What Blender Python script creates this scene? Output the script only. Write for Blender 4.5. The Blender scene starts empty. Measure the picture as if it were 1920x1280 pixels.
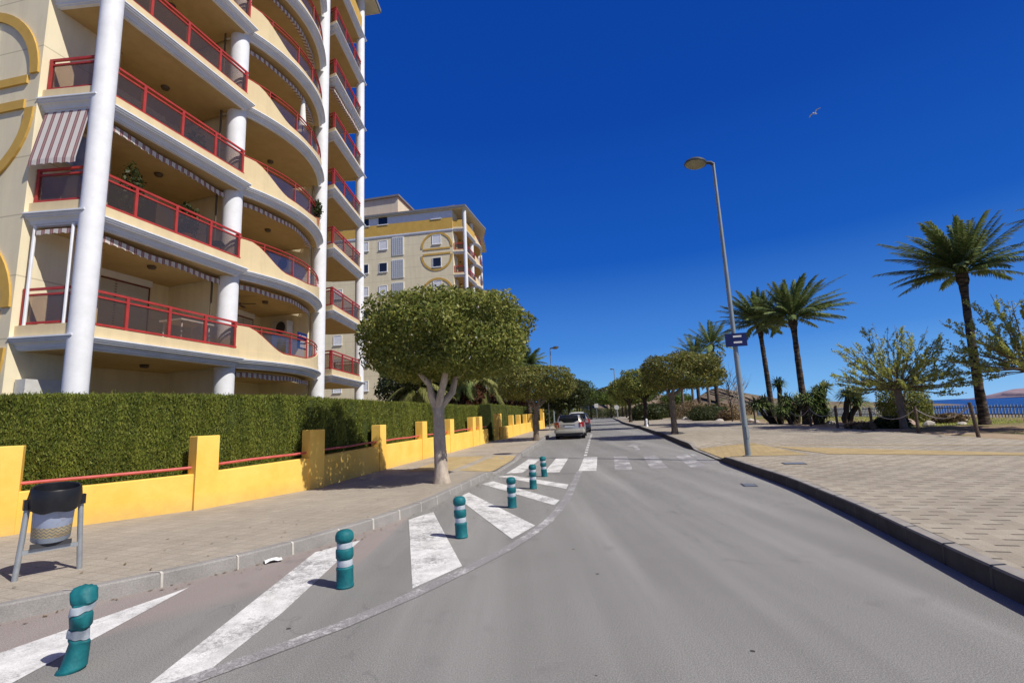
import bpy, math, random
import numpy as np
from mathutils import Vector, Matrix
R = math.radians
sc = bpy.context.scene
C = sc.collection
random.seed(7); rng = np.random.default_rng(7)

# ------------------------------------------------------------------ helpers
def node(nt, t, **k):
    n = nt.nodes.new(t)
    for a, v in k.items():
        if a == 'ins':
            for i, x in v.items(): n.inputs[i].default_value = x
        else: setattr(n, a, v)
    return n

def base_mat(name, rough=.7, metal=0., spec=.3):
    m = bpy.data.materials.new(name); m.use_nodes = True
    nt = m.node_tree; b = nt.nodes['Principled BSDF']
    b.inputs['Roughness'].default_value = rough
    b.inputs['Metallic'].default_value = metal
    b.inputs['Specular IOR Level'].default_value = spec
    return m, nt, b

def c4(c): return (c[0], c[1], c[2], 1)

def ramp2(nt, fac, c1, c2, p1=.3, p2=.7):
    r = node(nt, 'ShaderNodeValToRGB')
    r.color_ramp.elements[0].position = p1; r.color_ramp.elements[1].position = p2
    r.color_ramp.elements[0].color = c4(c1); r.color_ramp.elements[1].color = c4(c2)
    nt.links.new(fac, r.inputs[0]); return r.outputs[0]

def noise(nt, scale, detail=4, rough=.55, vec=None):
    n = node(nt, 'ShaderNodeTexNoise', ins={'Scale': scale, 'Detail': detail, 'Roughness': rough})
    if vec is None:
        t = node(nt, 'ShaderNodeTexCoord'); vec = t.outputs['Object']
    nt.links.new(vec, n.inputs['Vector']); return n.outputs['Fac']

def mixc(nt, fac, a, b, mode='MIX'):
    m = node(nt, 'ShaderNodeMix', data_type='RGBA', blend_type=mode)
    for s, i in ((fac, 0), (a, 6), (b, 7)):
        if hasattr(s, 'links'): nt.links.new(s, m.inputs[i])
        else: m.inputs[i].default_value = s if i == 0 else c4(s)
    return m.outputs[2]

def mth(nt, op, a, b=None, c=None):
    m = node(nt, 'ShaderNodeMath', operation=op)
    for i, s in enumerate((a, b, c)):
        if s is None: continue
        if hasattr(s, 'links'): nt.links.new(s, m.inputs[i])
        else: m.inputs[i].default_value = s
    return m.outputs[0]

def bump(nt, b, h, strength=.3, dist=.02):
    n = node(nt, 'ShaderNodeBump', ins={'Strength': strength, 'Distance': dist})
    nt.links.new(h, n.inputs['Height']); nt.links.new(n.outputs[0], b.inputs['Normal'])

def simple(name, c1, c2=None, scale=6., rough=.7, metal=0., spec=.3, bmp=0, bscale=60):
    m, nt, b = base_mat(name, rough, metal, spec)
    if c2 is None: c2 = tuple(x*.82 for x in c1)
    f = noise(nt, scale, 6, .65)
    nt.links.new(ramp2(nt, f, c2, c1, .3, .65), b.inputs['Base Color'])
    if bmp: bump(nt, b, noise(nt, bscale, 3), bmp, .01)
    return m

M = {}
M['white'] = simple('white_paint', (.80, .81, .84), (.70, .71, .73), 3, .6)
M['trim'] = simple('grey_white_trim', (.72, .74, .79), (.62, .64, .68), 2, .6)
M['gold'] = simple('gold_render', (.60, .38, .09), (.50, .31, .07), 2, .8)
M['red'] = simple('red_paint', (.43, .045, .04), (.31, .034, .03), 4, .45)
M['pinkred'] = simple('faded_red_paint', (.62, .13, .12), (.45, .08, .07), 5, .5)
M['dark'] = simple('dark_metal', (.05, .05, .055), None, 5, .5)
M['black'] = simple('black_plastic', (.012, .013, .016), (.02, .02, .024), 9, .38)
M['steel'] = simple('galvanised_steel', (.42, .45, .47), (.32, .34, .36), 8, .45, .55)
M['pole'] = simple('grey_pole_paint', (.27, .31, .33), (.21, .25, .27), 3, .5, .3)
M['lamphead'] = simple('dark_lamp_housing', (.085, .095, .10), None, 3, .35, .2)
M['shade'] = simple('roller_shutter', (.60, .58, .52), (.54, .52, .47), 2, .7)
M['wood'] = simple('weathered_wood', (.13, .095, .065), (.07, .05, .035), 12, .85)
M['rope'] = simple('pale_rope', (.42, .38, .32), None, 40, .9)
M['terracotta'] = simple('terracotta_tile', (.42, .17, .08), (.30, .11, .06), 14, .8, bmp=.4)
M['roofgrey'] = simple('grey_roof_edge', (.20, .20, .21), None, 2, .8)
M['rock'] = simple('pinkish_rock', (.42, .31, .25), (.27, .2, .17), 7, .9, bmp=.5, bscale=12)
M['palerock'] = simple('pale_rock', (.55, .50, .43), (.38, .34, .29), 7, .9, bmp=.5, bscale=12)
M['teal'] = simple('teal_rubber', (.010, .155, .175), (.004, .085, .105), 9, .6, spec=.3, bmp=.25, bscale=40)
M['band'] = simple('worn_reflective_band', (.50, .55, .60), (.30, .35, .41), 16, .45)
M['blue'] = simple('blue_sign', (.014, .022, .11), (.010, .016, .08), 3, .4)
M['curtain'] = simple('hung_blue_cloth', (.30, .34, .46), (.2, .23, .33), 4, .9)
M['tyre'] = simple('tyre_rubber', (.012, .012, .013), None, 6, .8)
M['lens'] = simple('lamp_lens', (.30, .27, .17), (.22, .20, .13), 4, .25)
M['cloth'] = simple('white_cloth', (.78, .77, .74), (.66, .65, .62), 6, .85)
M['paper'] = simple('paper', (.8, .8, .8), None, 9, .8)
M['gull'] = simple('gull_feathers', (.80, .80, .80), (.62, .62, .62), 5, .8)
M['fix'] = simple('old_brass_fitting', (.12, .09, .06), None, 5, .5)
M['dishwhite'] = simple('appliance_white', (.62, .61, .57), None, 3, .5)

def mk_wall(name, c1, c2, groove=0.):
    m, nt, b = base_mat(name, .85, 0, .15)
    t = node(nt, 'ShaderNodeTexCoord')
    f = noise(nt, .7, 8, .7); col = ramp2(nt, f, c2, c1, .3, .62)
    # faint vertical weather streaks
    mp = node(nt, 'ShaderNodeMapping', ins={'Scale': (2.2, 2.2, .18)}); nt.links.new(t.outputs['Object'], mp.inputs[0])
    st = noise(nt, 1.6, 5, .6, mp.outputs[0])
    col = mixc(nt, mth(nt, 'MULTIPLY', mth(nt, 'GREATER_THAN', st, .0), mth(nt, 'MULTIPLY', mth(nt, 'MAXIMUM', mth(nt, 'SUBTRACT', st, .42), 0.), 1.3)), col, tuple(x*.7 for x in c1))
    if groove:
        sp = node(nt, 'ShaderNodeSeparateXYZ'); nt.links.new(t.outputs['Object'], sp.inputs[0])
        g = mth(nt, 'LESS_THAN', mth(nt, 'FRACT', mth(nt, 'DIVIDE', mth(nt, 'ADD', sp.outputs[2], .45), groove)), .022)
        col = mixc(nt, mth(nt, 'MULTIPLY', g, .38), col, (.18, .15, .10))
    nt.links.new(col, b.inputs['Base Color'])
    bump(nt, b, noise(nt, 90, 3), .15, .006)
    return m
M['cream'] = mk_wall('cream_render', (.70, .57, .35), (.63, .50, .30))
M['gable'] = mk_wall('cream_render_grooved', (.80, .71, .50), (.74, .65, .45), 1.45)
M['inner'] = mk_wall('cream_render_shaded', (.51, .375, .19), (.44, .32, .155))  # cream darkened and warmed: soffit shade and bounce put into the colour
M['beige'] = mk_wall('beige_render', (.66, .60, .46), (.60, .54, .40))

def mk_yellow():
    m, nt, b = base_mat('yellow_wall_paint', .75, 0, .2)
    f = noise(nt, 1.2, 8, .7); col = ramp2(nt, f, (.86, .52, .095), (.95, .61, .14), .35, .6)
    s = noise(nt, 9, 8, .8)
    col = mixc(nt, ramp2(nt, s, (0, 0, 0), (.7, .7, .7), .60, .74), col, (.55, .33, .09))
    t = node(nt, 'ShaderNodeTexCoord'); sp = node(nt, 'ShaderNodeSeparateXYZ'); nt.links.new(t.outputs['Object'], sp.inputs[0])
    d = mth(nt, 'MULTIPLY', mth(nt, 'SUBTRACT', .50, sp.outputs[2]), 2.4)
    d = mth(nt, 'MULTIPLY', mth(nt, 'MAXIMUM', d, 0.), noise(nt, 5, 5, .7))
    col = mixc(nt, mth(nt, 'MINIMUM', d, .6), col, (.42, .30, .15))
    nt.links.new(col, b.inputs['Base Color']); bump(nt, b, noise(nt, 50, 4), .2, .008)
    return m
M['yellow'] = mk_yellow()

def mk_asphalt():
    m, nt, b = base_mat('worn_grey_asphalt', .88, 0, .25)
    t = node(nt, 'ShaderNodeTexCoord'); v = t.outputs['Object']
    big = noise(nt, .35, 5, .6); col = ramp2(nt, big, (.206, .203, .195), (.262, .258, .249), .3, .7)
    # tyre-polished bands running along the road
    mp = node(nt, 'ShaderNodeMapping', ins={'Rotation': (0, 0, R(14)), 'Scale': (1.1, .06, 1)}); nt.links.new(v, mp.inputs[0])
    lane = noise(nt, 1.0, 4, .55, mp.outputs[0])
    col = mixc(nt, mth(nt, 'MINIMUM', mth(nt, 'MULTIPLY', lane, 1.15), 1.), col, ramp2(nt, lane, (.153, .150, .145), (.308, .303, .293), .32, .68))
    grit = noise(nt, 95, 4, .85); col = mixc(nt, .85, col, ramp2(nt, grit, (.30, .30, .30), (1.62, 1.6, 1.56), .32, .68), 'MULTIPLY')
    grit2 = noise(nt, 190, 2, .8); col = mixc(nt, .6, col, ramp2(nt, grit2, (.45, .45, .45), (1.5, 1.5, 1.5), .3, .7), 'MULTIPLY')
    # pinkish aggregate near the left kerb in the foreground
    sp = node(nt, 'ShaderNodeSeparateXYZ'); nt.links.new(v, sp.inputs[0])
    s = mth(nt, 'SUBTRACT', mth(nt, 'MULTIPLY', sp.outputs[0], -1.), mth(nt, 'MULTIPLY', sp.outputs[1], -.62))
    s = mth(nt, 'ADD', mth(nt, 'MULTIPLY', mth(nt, 'SUBTRACT', mth(nt, 'ADD', mth(nt, 'MULTIPLY', sp.outputs[0], -1), mth(nt, 'MULTIPLY', sp.outputs[1], .85)), 7.1), 2.2), mth(nt, 'MULTIPLY', mth(nt, 'SUBTRACT', big, .5), 2.))
    s = mth(nt, 'MINIMUM', mth(nt, 'MAXIMUM', s, 0.), 1.)
    s = mth(nt, 'MULTIPLY', s, mth(nt, 'LESS_THAN', sp.outputs[0], -2.0))
    col = mixc(nt, mth(nt, 'MULTIPLY', s, .55), col, ramp2(nt, grit, (.20, .155, .14), (.42, .34, .31), .35, .65))
    # dark stains and thin cracks
    stn = noise(nt, 2.2, 3, .5); col = mixc(nt, ramp2(nt, stn, (0, 0, 0), (.35, .35, .35), .62, .76), col, (.12, .115, .115))
    vo = node(nt, 'ShaderNodeTexVoronoi', feature='DISTANCE_TO_EDGE', ins={'Scale': .27})
    wv = node(nt, 'ShaderNodeVectorMath', operation='ADD')
    nz = node(nt, 'ShaderNodeTexNoise', ins={'Scale': 1.3, 'Detail': 5}); nt.links.new(v, nz.inputs['Vector'])
    nt.links.new(v, wv.inputs[0]); nt.links.new(nz.outputs['Color'], wv.inputs[1]); nt.links.new(wv.outputs[0], vo.inputs['Vector'])
    ck = mth(nt, 'MULTIPLY', mth(nt, 'LESS_THAN', vo.outputs['Distance'], .0028), mth(nt, 'GREATER_THAN', noise(nt, .8, 2), .5))
    col = mixc(nt, mth(nt, 'MULTIPLY', ck, .22), col, (.09, .085, .085))
    # sparse dark specks
    vs = node(nt, 'ShaderNodeTexVoronoi', ins={'Scale': 1.7}); nt.links.new(v, vs.inputs['Vector'])
    col = mixc(nt, mth(nt, 'LESS_THAN', vs.outputs['Distance'], .035), col, (.05, .045, .04))
    nt.links.new(col, b.inputs['Base Color']); bump(nt, b, grit, .2, .004)
    return m
M['asphalt'] = mk_asphalt()

def mk_mark(wear=.5):
    m, nt, b = base_mat('worn_white_road_paint', .8, 0, .25)
    g = noise(nt, 16, 10, .9); big = noise(nt, 1.7, 4, .6)
    s = mth(nt, 'ADD', mth(nt, 'MULTIPLY', g, .75), mth(nt, 'MULTIPLY', big, .45))
    f = ramp2(nt, s, (0, 0, 0), (1, 1, 1), wear, wear+.10)
    asp = ramp2(nt, noise(nt, 75, 3, .8), (.15, .145, .145), (.34, .33, .33), .35, .65)
    wh = ramp2(nt, noise(nt, 5, 6), (.52, .515, .50), (.74, .735, .72), .3, .62)
    wh = mixc(nt, .7, wh, ramp2(nt, noise(nt, 75, 3, .8), (.62, .62, .61), (1.2, 1.2, 1.19), .3, .65), 'MULTIPLY')
    nt.links.new(mixc(nt, f, asp, wh), b.inputs['Base Color'])
    return m
M['mark'] = mk_mark(.50); M['markworn'] = mk_mark(.615); M['markline'] = mk_mark(.62)

def mk_pave(name, ca, cb, cm, size, rot, yellow=None):
    m, nt, b = base_mat(name, .9, 0, .15)
    t = node(nt, 'ShaderNodeTexCoord')
    mp = node(nt, 'ShaderNodeMapping', ins={'Rotation': (0, 0, rot)}); nt.links.new(t.outputs['Object'], mp.inputs[0])
    br = node(nt, 'ShaderNodeTexBrick', offset=0.0, ins={'Color1': c4(ca), 'Color2': c4(cb), 'Mortar': c4(cm), 'Scale': 1., 'Mortar Size': .006, 'Mortar Smooth': .3, 'Brick Width': size, 'Row Height': size})
    nt.links.new(mp.outputs[0], br.inputs['Vector'])
    col = mixc(nt, .7, br.outputs['Color'], ramp2(nt, noise(nt, .6, 7, .7), (.70, .69, .68), (1.15, 1.14, 1.12), .3, .7), 'MULTIPLY')
    col = mixc(nt, .6, col, ramp2(nt, noise(nt, 60, 3, .8), (.6, .6, .6), (1.3, 1.3, 1.3), .3, .7), 'MULTIPLY')
    nt.links.new(col, b.inputs['Base Color']); bump(nt, b, br.outputs['Fac'], -.25, .006)
    return m
M['pave'] = mk_pave('beige_square_paving', (.40, .355, .295), (.36, .32, .265), (.27, .235, .195), .20, R(20))
M['paveyel'] = mk_pave('yellow_paving', (.47, .365, .19), (.42, .32, .165), (.30, .23, .13), .20, R(20))

def mk_prom():
    m, nt, b = base_mat('promenade_block_paving', .9, 0, .15)
    t = node(nt, 'ShaderNodeTexCoord')
    mp = node(nt, 'ShaderNodeMapping', ins={'Rotation': (0, 0, R(17))}); nt.links.new(t.outputs['Object'], mp.inputs[0])
    sp = node(nt, 'ShaderNodeSeparateXYZ'); nt.links.new(mp.outputs[0], sp.inputs[0])
    X, Y = sp.outputs[0], sp.outputs[1]
    yy = mth(nt, 'DIVIDE', Y, .25); row = mth(nt, 'FLOOR', yy)
    fy = mth(nt, 'FRACT', yy)
    xx = mth(nt, 'ADD', mth(nt, 'DIVIDE', X, .40), mth(nt, 'MULTIPLY', mth(nt, 'MODULO', row, 2.), .5)); fx = mth(nt, 'FRACT', xx)
    dash = mth(nt, 'MULTIPLY', mth(nt, 'LESS_THAN', fy, .16), mth(nt, 'LESS_THAN', fx, .5))
    joint = mth(nt, 'MAXIMUM', mth(nt, 'LESS_THAN', fy, .03), mth(nt, 'LESS_THAN', mth(nt, 'ABSOLUTE', mth(nt, 'SUBTRACT', mth(nt, 'FRACT', mth(nt, 'MULTIPLY', xx, 2.)), .5)), .02))
    wn = node(nt, 'ShaderNodeTexWhiteNoise', noise_dimensions='2D')
    cb = node(nt, 'ShaderNodeCombineXYZ'); nt.links.new(mth(nt, 'FLOOR', mth(nt, 'MULTIPLY', xx, 2.)), cb.inputs[0]); nt.links.new(row, cb.inputs[1]); nt.links.new(cb.outputs[0], wn.inputs['Vector'])
    col = ramp2(nt, wn.outputs['Value'], (.335, .295, .236), (.40, .356, .288), .1, .9)
    col = mixc(nt, .8, col, ramp2(nt, noise(nt, .35, 7, .7), (.74, .73, .72), (1.14, 1.13, 1.1), .3, .7), 'MULTIPLY')
    col = mixc(nt, .55, col, ramp2(nt, noise(nt, 60, 3, .8), (.6, .6, .6), (1.3, 1.3, 1.3), .3, .7), 'MULTIPLY')
    col = mixc(nt, mth(nt, 'MULTIPLY', joint, .25), col, (.16, .135, .11))
    brk = mth(nt, 'GREATER_THAN', noise(nt, 3.0, 5, .7), .38)
    col = mixc(nt, mth(nt, 'MULTIPLY', mth(nt, 'MULTIPLY', dash, brk), .85), col, (.075, .062, .05))
    nt.links.new(col, b.inputs['Base Color'])
    return m
M['prom'] = mk_prom()
def mk_kerb():
    m, nt, b = base_mat('concrete_kerb', .9, 0, .2)
    col = ramp2(nt, noise(nt, 1.5, 8, .7), (.23, .22, .21), (.33, .315, .30), .3, .7)
    col = mixc(nt, .6, col, ramp2(nt, noise(nt, 70, 3, .8), (.6, .6, .6), (1.3, 1.3, 1.3), .3, .7), 'MULTIPLY')
    nt.links.new(col, b.inputs['Base Color']); bump(nt, b, noise(nt, 60, 3), .25, .006)
    return m
M['kerb'] = mk_kerb()
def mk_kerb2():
    m, nt, b = base_mat('shade_painted_kerb', .9, 0, .15)
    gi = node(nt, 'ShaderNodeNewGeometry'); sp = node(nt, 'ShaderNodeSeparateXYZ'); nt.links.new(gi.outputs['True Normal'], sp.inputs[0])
    up = ramp2(nt, sp.outputs[2], (0, 0, 0), (1, 1, 1), .4, .9)  # upright faces coloured dark to paint in the kerb's shaded side; top stays pale
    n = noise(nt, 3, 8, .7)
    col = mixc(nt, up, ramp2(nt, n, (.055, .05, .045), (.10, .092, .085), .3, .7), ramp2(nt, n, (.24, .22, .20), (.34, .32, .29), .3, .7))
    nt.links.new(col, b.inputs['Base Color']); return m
M['kerbshaded'] = mk_kerb2()
M['mortar'] = simple('kerb_mortar', (.55, .52, .47), (.45, .42, .38), 15, .9)

def mk_ground():
    m, nt, b = base_mat('dry_garden_soil', .95, 0, .1)
    f = noise(nt, .22, 8, .7); col = ramp2(nt, f, (.30, .22, .14), (.16, .17, .06), .42, .6)
    col = mixc(nt, .8, col, ramp2(nt, noise(nt, 5, 6, .8), (.45, .45, .45), (1.35, 1.3, 1.25), .3, .7), 'MULTIPLY')
    nt.links.new(col, b.inputs['Base Color']); bump(nt, b, noise(nt, 8, 5), .5, .05)
    return m
M['ground'] = mk_ground()
M['sand'] = simple('sandy_strip', (.40, .30, .20), (.27, .20, .13), 1.8, .95, bmp=.4, bscale=14)
def mk_hill(name, c1, c2, c3, sc_):
    m, nt, b = base_mat(name, .95, 0, .05)
    col = ramp2(nt, noise(nt, sc_, 8, .7), c1, c2, .38, .62)
    col = mixc(nt, ramp2(nt, noise(nt, sc_*3.1, 8, .7), (0, 0, 0), (1, 1, 1), .5, .6), col, c3)
    nt.links.new(col, b.inputs['Base Color']); return m
M['hill'] = mk_hill('scrub_hill', (.17, .125, .085), (.25, .19, .14), (.075, .085, .04), .035)
M['isle'] = mk_hill('hazy_island', (.30, .22, .24), (.36, .27, .28), (.24, .19, .23), .006)
def mk_sea():
    m, nt, b = base_mat('deep_blue_sea', .35, 0, .35)
    t = node(nt, 'ShaderNodeTexCoord'); mp = node(nt, 'ShaderNodeMapping', ins={'Scale': (.01, .03, 1)}); nt.links.new(t.outputs['Object'], mp.inputs[0])
    col = ramp2(nt, noise(nt, 1., 5, .6, mp.outputs[0]), (.004, .035, .15), (.008, .055, .21), .3, .7)
    nt.links.new(col, b.inputs['Base Color']); bump(nt, b, noise(nt, .5, 5), .9, .6)
    return m
M['sea'] = mk_sea()

def mk_leaf(name, c1, c2, c3, trans=.3, nscale=1.6, spec=.25, rough=.5, stretch=0):
    m, nt, b = base_mat(name, rough, 0, spec)
    gi = node(nt, 'ShaderNodeNewGeometry'); rnd = gi.outputs['Random Per Island']
    vec = None
    if stretch:
        t = node(nt, 'ShaderNodeTexCoord'); mp = node(nt, 'ShaderNodeMapping', ins={'Scale': (1, 1, stretch)}); nt.links.new(t.outputs['Object'], mp.inputs[0]); vec = mp.outputs[0]
    col = ramp2(nt, noise(nt, nscale, 6 if stretch else 4, .65, vec), c1, c2, .36, .62)
    col = mixc(nt, mth(nt, 'MULTIPLY', mth(nt, 'POWER', rnd, 2.2), .85), col, c3)
    nt.links.new(col, b.inputs['Base Color'])
    tr = node(nt, 'ShaderNodeBsdfTranslucent')
    nt.links.new(mixc(nt, .5, col, c3), tr.inputs[0])
    mx = node(nt, 'ShaderNodeMixShader', ins={0: trans})
    nt.links.new(b.outputs[0], mx.inputs[1]); nt.links.new(tr.outputs[0], mx.inputs[2])
    nt.links.new(mx.outputs[0], nt.nodes['Material Output'].inputs[0])
    return m
M['ficus'] = mk_leaf('ficus_leaves', (.048, .080, .011), (.150, .182, .030), (.38, .37, .095))
M['ficusb'] = mk_leaf('ficus_leaves_browned', (.052, .088, .014), (.135, .150, .028), (.29, .25, .07))
M['pine'] = mk_leaf('bright_pine_needles', (.035, .065, .010), (.085, .13, .018), (.14, .18, .03))
M['darkleaf'] = mk_leaf('dark_green_leaves', (.018, .030, .009), (.040, .055, .014), (.075, .085, .02))
M['hedge'] = mk_leaf('cypress_hedge_sprays', (.055, .088, .011), (.190, .228, .032), (.28, .29, .065), .22, 3.2, stretch=.16)
M['hedgecore'] = simple('hedge_core', (.05, .065, .014), (.025, .035, .008), 5, .95)
M['palm'] = mk_leaf('palm_leaflets', (.080, .140, .034), (.155, .215, .058), (.32, .36, .16), .22, .8)
M['palmpale'] = mk_leaf('pale_palm_leaflets', (.15, .18, .045), (.24, .26, .075), (.40, .37, .15), .3, .8)
M['plane'] = mk_leaf('young_spring_leaves', (.32, .38, .06), (.45, .49, .10), (.56, .55, .18), .5, 2)
M['dry'] = mk_leaf('dry_brown_foliage', (.14, .095, .045), (.20, .14, .07), (.26, .19, .10), .2, 2)
M['redleaf'] = mk_leaf('reddish_foliage', (.050, .022, .012), (.095, .035, .018), (.12, .06, .03), .2, 2)
def mk_bark(name, c1, c2, white=0):
    m, nt, b = base_mat(name, .95, 0, .1)
    t = node(nt, 'ShaderNodeTexCoord'); mp = node(nt, 'ShaderNodeMapping', ins={'Scale': (1, 1, .3)}); nt.links.new(t.outputs['Object'], mp.inputs[0])
    f = noise(nt, 9, 7, .75, mp.outputs[0]); col = ramp2(nt, f, c2, c1, .35, .65)
    col = mixc(nt, ramp2(nt, noise(nt, 2.5, 4), (0, 0, 0), (.6, .6, .6), .5, .7), col, tuple(x*.55 for x in c1))
    nt.links.new(col, b.inputs['Base Color']); bump(nt, b, f, .7, .03)
    return m
M['barkpale'] = mk_bark('pale_ficus_bark', (.56, .48, .39), (.33, .27, .215))
M['bark'] = mk_bark('grey_brown_bark', (.24, .195, .15), (.12, .095, .075))
M['barkdark'] = mk_bark('dark_brown_bark', (.085, .065, .05), (.035, .028, .022))
def mk_palmbark():
    m, nt, b = base_mat('ringed_palm_bark', .95, 0, .1)
    t = node(nt, 'ShaderNodeTexCoord'); mp = node(nt, 'ShaderNodeMapping', ins={'Scale': (3, 3, 9)}); nt.links.new(t.outputs['Object'], mp.inputs[0])
    vo = node(nt, 'ShaderNodeTexVoronoi', ins={'Scale': 1.}); nt.links.new(mp.outputs[0], vo.inputs['Vector'])
    col = ramp2(nt, vo.outputs['Distance'], (.15, .115, .085), (.04, .03, .024), .15, .7)
    nt.links.new(col, b.inputs['Base Color']); bump(nt, b, vo.outputs['Distance'], -.8, .05)
    return m
M['palmbark'] = mk_palmbark()

def mk_glass(name, tint, alpha, gl=.08):
    m = bpy.data.materials.new(name); m.use_nodes = True; nt = m.node_tree
    nt.nodes.remove(nt.nodes['Principled BSDF'])
    tr = node(nt, 'ShaderNodeBsdfTransparent', ins={0: c4(tint)}); df = node(nt, 'ShaderNodeBsdfDiffuse', ins={0: (.14, .12, .105, 1)})
    g = node(nt, 'ShaderNodeBsdfGlossy', ins={0: (.9, .9, .9, 1), 1: .06})
    a = node(nt, 'ShaderNodeMixShader', ins={0: alpha}); nt.links.new(tr.outputs[0], a.inputs[1]); nt.links.new(df.outputs[0], a.inputs[2])
    lw = node(nt, 'ShaderNodeFresnel', ins={0: 1.45}); a2 = node(nt, 'ShaderNodeMixShader')
    nt.links.new(mth(nt, 'MULTIPLY', lw.outputs[0], gl*10), a2.inputs[0]); nt.links.new(a.outputs[0], a2.inputs[1]); nt.links.new(g.outputs[0], a2.inputs[2])
    nt.links.new(a2.outputs[0], nt.nodes['Material Output'].inputs[0]); return m
M['smoked'] = mk_glass('smoked_glass', (.82, .74, .68), .20, .02)
M['pane'] = simple('dark_window_glass', (.012, .016, .022), (.03, .035, .045), 1.2, .06, 0, .6)
M['carglass'] = simple('car_glass', (.006, .008, .010), (.012, .014, .016), 2, .05, 0, .7)
def mk_awning():
    m, nt, b = base_mat('striped_awning_cloth', .9, 0, .1)
    uv = node(nt, 'ShaderNodeTexCoord'); sp = node(nt, 'ShaderNodeSeparateXYZ'); nt.links.new(uv.outputs['UV'], sp.inputs[0])
    f = mth(nt, 'FRACT', mth(nt, 'DIVIDE', sp.outputs[0], .21))
    st = mth(nt, 'LESS_THAN', f, .42); ln = mth(nt, 'LESS_THAN', mth(nt, 'ABSOLUTE', mth(nt, 'SUBTRACT', mth(nt, 'ABSOLUTE', mth(nt, 'SUBTRACT', f, .21)), .15)), .03)
    col = mixc(nt, st, (.76, .72, .68), (.42, .27, .27)); col = mixc(nt, ln, col, (.22, .07, .07))
    nt.links.new(col, b.inputs['Base Color'])
    tr = node(nt, 'ShaderNodeBsdfTranslucent'); nt.links.new(col, tr.inputs[0]); mx = node(nt, 'ShaderNodeMixShader', ins={0: .25})
    nt.links.new(b.outputs[0], mx.inputs[1]); nt.links.new(tr.outputs[0], mx.inputs[2]); nt.links.new(mx.outputs[0], nt.nodes['Material Output'].inputs[0])
    return m
M['awning'] = mk_awning()
def mk_bin():
    m, nt, b = base_mat('painted_bin_drum', .5, 0, .4)
    t = node(nt, 'ShaderNodeTexCoord'); sp = node(nt, 'ShaderNodeSeparateXYZ'); nt.links.new(t.outputs['Object'], sp.inputs[0])
    z = sp.outputs[2]; ang = mth(nt, 'ARCTAN2', sp.outputs[1], sp.outputs[0])
    wv = mth(nt, 'MULTIPLY', mth(nt, 'SINE', mth(nt, 'MULTIPLY', ang, 22.)), .010)
    f = mth(nt, 'FRACT', mth(nt, 'DIVIDE', mth(nt, 'ADD', z, wv), .036))
    band = mth(nt, 'MULTIPLY', mth(nt, 'GREATER_THAN', z, .45), mth(nt, 'LESS_THAN', z, .565))
    col = mixc(nt, mth(nt, 'GREATER_THAN', z, .50), (.30, .36, .44), (.36, .42, .56))
    wc = mixc(nt, mth(nt, 'LESS_THAN', f, .45), (.55, .44, .22), (.24, .23, .20))
    col = mixc(nt, mth(nt, 'MULTIPLY', band, .9), col, wc)
    col = mixc(nt, ramp2(nt, noise(nt, 7, 6, .7), (0, 0, 0), (.75, .75, .75), .52, .68), col, (.25, .18, .12))
    nt.links.new(col, b.inputs['Base Color']); return m
M['drum'] = mk_bin()
def mk_car(name, c, metal=.5):
    m, nt, b = base_mat(name, .32, metal, .5)
    nt.links.new(ramp2(nt, noise(nt, 2.5, 6), tuple(x*.88 for x in c), c, .3, .6), b.inputs['Base Color'])
    b.inputs['Coat Weight'].default_value = .5; b.inputs['Coat Roughness'].default_value = .08
    return m
M['silver'] = mk_car('silver_car_paint', (.52, .50, .45)); M['navy'] = mk_car('dark_car_paint', (.035, .037, .05), .2); M['carwhite'] = mk_car('pale_car_paint', (.62, .64, .66), .1)
M['tail'] = simple('red_tail_lamp', (.35, .015, .015), (.22, .01, .01), 8, .2, 0, .5)
M['plate'] = simple('number_plate', (.55, .58, .62), None, 20, .5)
M['bumper'] = simple('grey_bumper', (.33, .32, .29), None, 4, .6)

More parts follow.
